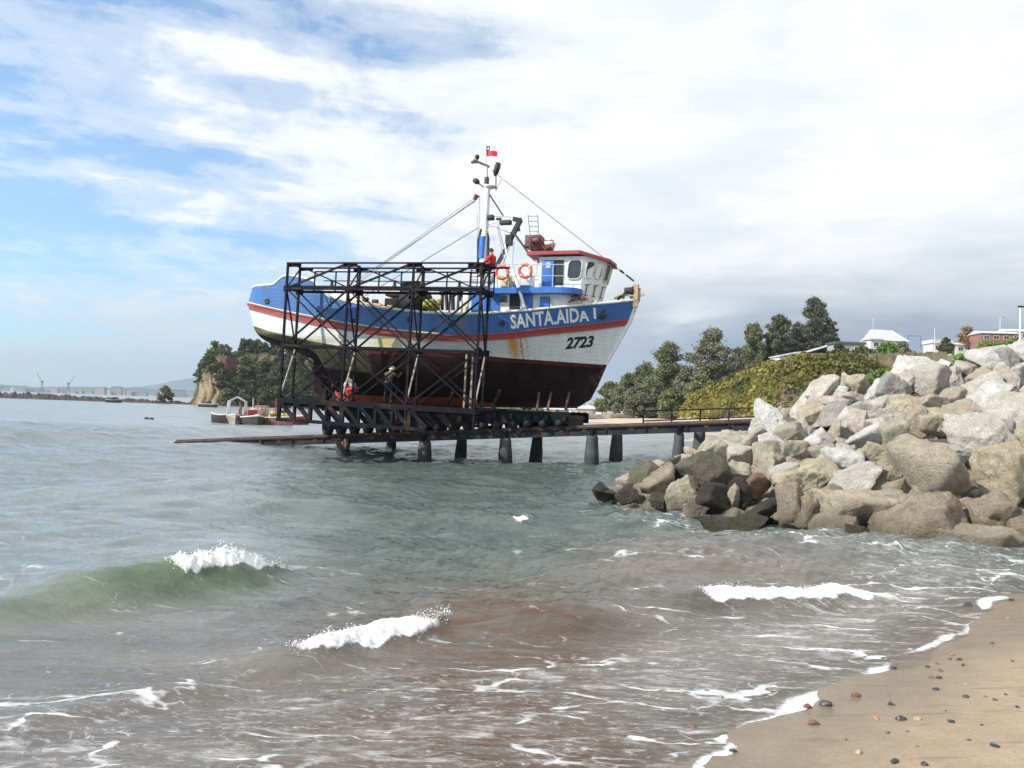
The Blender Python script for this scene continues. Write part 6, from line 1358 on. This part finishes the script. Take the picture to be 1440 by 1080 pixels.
# retaining wall, rusty fence
a, b_ = P(1222, 502, 190), P(1330, 499, 190); mb = MB(); 
for k in range(12):
    x = (k+.5)/12; c = a.lerp(b_, x); mb.box((c.x, 190+.3*math.sin(k), c.z-2.5), ((b_.x-a.x)/12-.05, .8, 6.5+.3*math.sin(k*2.3)))
wl_ = mb.build('retaining_wall', M('stone_wall', (.20, .155, .10), .95, .3, .7, col2=(.30, .25, .14))); tag(wl_, 'brown stone retaining wall below the white hilltop house', 'wall')
fr = empty('red_fence', P(1378, 497, 120)-Vector((0, 0, 1)), 0, 'rust red board fence at the right edge behind the pale boulders', 'fence'); wF = 95*120/FPX; hF = 1.0
mb = MB(); mb.box((wF/2, 0, 1.0+hF/2-.1+.25), (wF, .12, hF)); mb.build('board_panel', M('rust_red_boards', (.34, .12, .055), .8, .2, 1.5), fr)
for k in range(6): mb = MB(); mb.box((wF*k/5, .12, .9), (.2, .15, 2)); mb.build('post', m_bark, fr)
# ------------------------------------------------------------------ moored boats behind the cradle and floats on the water
def small_boat(px, py, D, L, Bm, hcol, label, heading, cabin=None, extra=None, name='moored_boat'):
    q = P(px, py, D); o = empty(name, (q.x, D, 0), heading, label, 'boat', 'small boats moored beyond the cradle'); V = []; n = 12
    for i in range(n+1):
        u = i/n; x = (u-.5)*L; bw = Bm/2*math.sqrt(max(0, 1-max(0, (u-.45)/.55)**2.2))*(.8+.2*min(1, u*3)); sh = .75+.55*max(0, u-.4)**1.5+.1*(1-u)
        V += [(x, -bw, sh), (x, -bw*.88, .25), (x*.97, -bw*.3, -.3), (x*.97, bw*.3, -.3), (x, bw*.88, .25), (x, bw, sh)]
    mb = MB(); mb.add(V, [(6*i+j, 6*i+j+1, 6*i+j+7, 6*i+j+6) for i in range(n) for j in range(5)], 0, True); mb.add(V[:6], [tuple(range(6))]); mb.build('hull', hcol, o)
    mb = MB(); mb.tube([V[6*i] for i in range(n+1)], .06, 6); mb.build('gunwale', m_cap, o); mb = MB(); mb.tube([V[6*i+5] for i in range(n+1)], .06, 6); mb.build('gunwale', m_cap, o)
    mb = MB(); mb.add([(V[6*i][0], V[6*i][1]*.9, .45) for i in range(n)]+[(V[6*i][0], -V[6*i][1]*.9, .45) for i in range(n)], [(i, i+1, n+i+1, n+i) for i in range(n-1)]); mb.build('deck', m_deck, o)
    if cabin: mb = MB(); mb.box((cabin[0], 0, .45+cabin[2]/2), (cabin[1], Bm*.6, cabin[2]), bev=.06); c = mb.build('cabin', cabin[3], o); mb = MB(); mb.box((cabin[0], -Bm*.3-.01, .45+cabin[2]*.7), (cabin[1]*.6, .04, cabin[2]*.3)); mb.build('window', m_glass, c)
    return o
mR = M('red_boat_paint', (.30, .055, .035), .5, .2, 2); mWb = M('white_boat_paint', (.44, .39, .34), .5, .4, 2, col2=(.2, .12, .08)); mY = M('yellow_boat_paint', (.40, .34, .07), .6, .2, 2); mDk = M('dark_boat_paint', (.05, .04, .04), .6, .3, 2); mPk = M('rose_boat_paint', (.32, .17, .13), .6, .4, 2)
bA = small_boat(333, 590, 79, 4.2, 1.9, mWb, 'white moored boat with a pale arched frame, leftmost of the huddle', R(-75), None); mb = MB()
for x in (-1.3, 0, 1.2): mb.tube([(x, -.85, .7), (x, -.8, 2.3), (x, 0, 2.75), (x, .8, 2.3), (x, .85, .7)], .06, 6)
mb.tube([(-1.3, 0, 2.75), (1.2, 0, 2.75)], .06, 6); mb.build('canopy_frame', m_galv, bA)
bB = small_boat(355, 592, 77, 4.5, 2.0, mDk, 'dark moored boat with a red deck box in the middle of the huddle', R(-60), (-.4, 1.8, 1.1, mR))
bC = small_boat(381, 594, 78, 5.2, 2.2, mPk, 'pinkish moored boat piled with yellow nets beside the cradle', R(-20), (-1.4, 1.3, 1.3, mWb)); mb = MB()
for k in range(22): mb.lathe([(0, -.25), (.3, -.2), (.38, 0), (.25, .2), (0, .26)], (ri.uniform(-.4, 1.8), ri.uniform(-.6, .6), ri.uniform(.6, 1.3)), 7, M=Matrix.Rotation(ri.uniform(-1, 1), 3, 'X'))
mb.build('net_heap', mY, bC)
for bo_, hs in ((bA, ((-.9, 1.6), (.6, 1.9), (1.5, 1.2))), (bB, ((-1.6, 2.3), (.9, 1.8), (1.6, 1.5))), (bC, ((-2.2, 1.9), (.2, 2.4), (2.2, 1.6)))):
    for x, h in hs: mb = MB(); mb.tube([(x, .3, .4), (x+ri.uniform(-.2, .2), .3, .4+h)], .06, 6); mb.box((x, .2, .9), (.5, .4, .5), rz=h, bev=.1); mb.build('net_pole', ri.choice((mR, mWb, m_bark, mPk)), bo_)
small_boat(368, 588, 84, 4.8, 2.0, mWb, 'white moored boat with a rounded cabin behind the dark one', R(-80), (0, 2.0, 1.5, mPk)); small_boat(402, 586, 86, 5.0, 2.0, mR, 'red moored boat seen through the aft end of the cradle', R(10), (-.5, 1.6, 1.2, mWb))
small_boat(309, 589, 84, 2.0, 1.0, mDk, 'low black dinghy with a red stern left of the moored boats', R(170), None, name='dinghy'); small_boat(291, 567, 215, 6, 2.4, mDk, 'dark small boat under the headland cliff', R(160), (0, 2, 1.2, mDk), name='dinghy'); small_boat(160, 561, 245, 4.5, 2, mDk, 'tiny dark boat off the rocky spit', R(20), (0, 1.4, 1.2, mDk), name='dinghy')
for px, py, lab in ((206, 590, 'left one of two small dark floats on the open water'), (213, 590.5, 'right one of two small dark floats on the open water')):
    q = G(px, py); o = empty('float', (q.x, q.y, 0), 0, lab, 'float', 'net floats'); mb = MB(); mb.lathe([(0, -.15), (.22, -.1), (.3, .05), (.2, .22), (0, .27)], (0, 0, 0), 10); mb.build('body', m_blk, o); mb = MB(); mb.tube([(0, 0, .25), (.05, 0, .5)], .03, 6); mb.build('staff', m_cap, o)
# ------------------------------------------------------------------ people
def skinmesh(name, verts, edges, radii, mat, parent, levels=1, root=0):
    me = bpy.data.meshes.new(name); me.from_pydata(verts, edges, []); o = bpy.data.objects.new(name, me); COL.objects.link(o)
    o.modifiers.new('s', 'SKIN'); sv = me.skin_vertices[0].data
    for i, r in enumerate(radii): sv[i].radius = (r, r) if isinstance(r, (int, float)) else r; sv[i].use_root = (i == root)
    s = o.modifiers.new('d', 'SUBSURF'); s.levels = levels; s.render_levels = levels
    dg = bpy.context.evaluated_depsgraph_get(); me2 = bpy.data.meshes.new_from_object(o.evaluated_get(dg)); me2.name = name
    bpy.data.objects.remove(o); me2.materials.clear(); me2.materials.append(mat)
    me2.polygons.foreach_set('use_smooth', [True]*len(me2.polygons)); o = bpy.data.objects.new(name, me2); COL.objects.link(o); o.parent = parent; return o
m_skin = M('skin', (.42, .24, .16), .6, .06); m_hair = M('dark_hair', (.02, .015, .012), .7, .2)
def person(at, rz, J, top, bot, label, hat=None, hair=True, thick=1.0):
    """J: joints dict in metres, local; feet/hips etc. Body one skin, clothes as children a little proud of it"""
    root = empty('person', at, rz, label, 'person'); v = []; e = []; r = []
    def add(p, rad, par=None):
        v.append(tuple(p)); r.append(rad)
        if par is not None: e.append((par, len(v)-1))
        return len(v)-1
    V3 = lambda k: Vector(J[k]); pel = add(V3('hip'), .13); ch = add(V3('hip').lerp(V3('neck'), .45), .125, pel); sh = add(V3('hip').lerp(V3('neck'), .85), .13, ch); nk = add(V3('neck'), .06, sh); hd0 = V3('neck').lerp(V3('head'), .45); h0 = add(hd0, .062, nk)
    h1 = add(V3('head'), (.082, .098), h0); h2 = add(V3('head')+(V3('head')-V3('neck')).normalized()*.09, .07, h1)
    ids = {}
    for s in ('L', 'R'):
        a = add(V3('sho'+s), .062, sh); b_ = add(V3('elb'+s), .045, a); c = add(V3('wri'+s), .030, b_); d = (V3('wri'+s)-V3('elb'+s)).normalized(); pm = add(V3('wri'+s)+d*.07, (.040, .022), c)
        side = d.orthogonal().normalized(); dn = d.cross(side)
        for k in range(4):
            o1 = add(V3('wri'+s)+d*.10+side*(.024-.016*k), .009, pm); add(V3('wri'+s)+d*(.155-.008*abs(k-1.3))+side*(.026-.017*k)+dn*.025, .0075, o1)
        t1 = add(V3('wri'+s)+d*.045+side*.045, .011, c); add(V3('wri'+s)+d*.085+side*.062+dn*.015, .009, t1)
        a = add(V3('hj'+s), .085, pel); b_ = add(V3('kne'+s), .058, a); c = add(V3('ank'+s), .040, b_); f = add(V3('toe'+s), .032, c)
    skinmesh('body', v, e, r, m_skin, root)
    # clothes
    v2 = [V3('hip')+Vector((0, 0, -.02)), V3('hip').lerp(V3('neck'), .45), V3('hip').lerp(V3('neck'), .86), V3('neck')+(V3('neck')-V3('hip')).normalized()*-.02]; r2 = [.165*thick, .165*thick, .155*thick, .085]; e2 = [(0, 1), (1, 2), (2, 3)]
    for s in ('L', 'R'): n0 = len(v2); v2 += [V3('sho'+s), V3('elb'+s), V3('elb'+s).lerp(V3('wri'+s), .93)]; r2 += [.082*thick, .064*thick, .048]; e2 += [(2, n0), (n0, n0+1), (n0+1, n0+2)]
    skinmesh('jacket', [tuple(x) for x in v2], e2, r2, top, root)
    v3 = [V3('hip')+Vector((0, 0, .03))]; r3 = [.15]; e3 = []
    for s in ('L', 'R'): n0 = len(v3); v3 += [V3('hj'+s), V3('kne'+s), V3('ank'+s)]; r3 += [.105, .078, .062]; e3 += [(0, n0), (n0, n0+1), (n0+1, n0+2)]
    skinmesh('trousers', [tuple(x) for x in v3], e3, r3, bot, root)
    for s in ('L', 'R'): skinmesh('boot', [tuple(V3('ank'+s)), tuple(V3('ank'+s)+Vector((0, 0, -.05))), tuple(V3('toe'+s))], [(0, 1), (1, 2)], [.052, .055, .045], m_blk, root)
    H = V3('head'); up = (V3('head')-V3('neck')).normalized(); fw = Vector(J['face']).normalized(); sd = up.cross(fw).normalized()
    mb = MB(); mb.tube([H+fw*.085+up*.01, H+fw*.118-up*.025], [.012, .018], 6); mb.build('nose', m_skin, root)
    for k in (-1, 1):
        mb = MB(); mb.lathe([(0, -.01), (.012, 0), (0, .01)], H+fw*.088+sd*.034*k+up*.012, 6); mb.build('eye', m_hair, root)
        mb = MB(); mb.lathe([(0, -.03), (.02, -.012), (.022, .015), (0, .03)], H+sd*.088*k, 6); mb.build('ear', m_skin, root)
    mb = MB(); mb.bar(H+fw*.092-up*.045-sd*.022, H+fw*.092-up*.045+sd*.022, .008); mb.build('mouth', M('lips', (.28, .10, .08)), root)
    Mx = Matrix((fw, sd, up)).transposed()
    if hat: mb = MB(); mb.lathe([(.155, -.0), (.125, .01), (.125, .05), (.10, .095), (.05, .12), (0, .125)], H+up*.02, 14, M=Mx); mb.build('helmet', hat, root)
    elif hair: mb = MB(); mb.lathe([(.097, -.05), (.108, .0), (.105, .05), (.08, .09), (.04, .11), (0, .115)], H+up*.012-fw*.018, 12, M=Mx); mb.build('hair', m_hair, root)
    return root
m_jred = M('red_jacket_cloth', (.60, .02, .02), .8, .15, 12, bump=.3, bscale=20); m_navy = M('navy_work_cloth', (.018, .022, .045), .85, .2, 12); m_camo = M('khaki_work_cloth', (.10, .085, .065), .85, .5, 14); m_hel = M('white_helmet_shell', (.7, .68, .62), .4, .05); m_wsh = M('pale_shirt_cloth', (.62, .50, .44), .85, .15, 12); m_or = M('orange_work_trousers', (.60, .05, .03), .8, .15, 10)
# helmeted worker standing on the cradle deck, arms raised to the planking
q = Lc(544, 570, -3.0); zf_ = tz(Z3, q[0])+.16
STAND = dict(hip=(0, 0, .92), neck=(.06, .10, 1.42), head=(.10, .16, 1.60), face=(.2, 1, .2), shoL=(-.14, .08, 1.38), shoR=(.24, .12, 1.38), elbL=(-.30, .30, 1.25), wriL=(-.34, .50, 1.40), elbR=(.40, .32, 1.22), wriR=(.38, .52, 1.38), hjL=(-.10, 0, .88), hjR=(.11, 0, .88), kneL=(-.14, .12, .50), kneR=(.16, .10, .50), ankL=(-.15, 0, .08), ankR=(.20, .0, .08), toeL=(-.17, .16, .03), toeR=(.22, .16, .03))
pw = toworld(Vector((q[0], -3.0, zf_))); person(pw, TH, STAND, m_camo, m_navy, 'worker in a white helmet and dark overalls standing under the hull inside the cradle', m_hel)
# stooping worker with pale shirt and orange trousers
q = Lc(492, 570, -3.1); pw = toworld(Vector((q[0], -3.1, tz(Z3, q[0])+.16)))
STOOP = dict(hip=(.22, 0, .60), neck=(-.10, .05, .98), head=(-.16, .08, 1.15), face=(-1, .2, -.4), shoL=(-.12, -.14, .94), shoR=(-.08, .22, .94), elbL=(-.24, -.20, .68), wriL=(-.36, -.12, .48), elbR=(-.22, .30, .70), wriR=(-.36, .24, .50), hjL=(.20, -.10, .56), hjR=(.20, .11, .56), kneL=(-.14, -.14, .50), kneR=(-.12, .16, .50), ankL=(.06, -.14, .08), ankR=(.10, .16, .08), toeL=(-.10, -.14, .03), toeR=(-.06, .16, .03))
person(pw, TH, STOOP, m_wsh, m_or, 'stooping worker in a pale shirt and orange trousers at the aft post of the cradle', None)
# man in a red jacket sitting on the top of the scaffold
q = Lc(693, 374, YB); z = Q(sp_[-1], ZT, YB).z
pw = toworld(Vector((q[0]-.10, YB+.1, z-.52)))
SIT = dict(hip=(0, .05, .62), neck=(.04, .02, 1.10), head=(-.04, 0, 1.29), face=(-1, -.3, -.25), shoL=(.02, -.18, 1.03), shoR=(.04, .20, 1.03), elbL=(-.12, -.30, .80), wriL=(-.32, -.20, .70), elbR=(-.10, .28, .80), wriR=(-.30, .18, .72), hjL=(-.02, -.10, .60), hjR=(-.02, .12, .60), kneL=(-.42, -.16, .62), kneR=(-.40, .16, .60), ankL=(-.46, -.15, .20), ankR=(-.42, .16, .18), toeL=(-.60, -.16, .14), toeR=(-.56, .16, .12))
person(pw, TH, SIT, m_jred, m_navy, 'man in a red hooded jacket sitting on top of the scaffold beside the mast', None, thick=1.15)
# a short bracket he sits on, part of the cradle
mb = MB(); a_ = Q(sp_[-1]-.2, ZT-.02, YB+.1); mb.bar(a_, a_+Vector((1.1, 0, .0)), .10, .08); mb.build('bracket', m_steel, crad)
# ------------------------------------------------------------------ haze in the air over the bay
hz = MB(); hz.box((0, 4200, 195), (14000, 9200, 412)); ho = hz.build('haze', [], None); hm = bpy.data.materials.new('bay_haze'); hm.use_nodes = True; t = hm.node_tree; t.nodes.clear()
pv = nd(t, 'ShaderNodeVolumePrincipled'); pv.inputs['Color'].default_value = (.70, .82, .96, 1); pv.inputs['Density'].default_value = .00015; pv.inputs['Anisotropy'].default_value = .3
ou = nd(t, 'ShaderNodeOutputMaterial'); t.links.new(pv.outputs[0], ou.inputs['Volume']); ho.data.materials.append(hm); tag(ho, 'thin sea haze over the bay', kind='stuff')
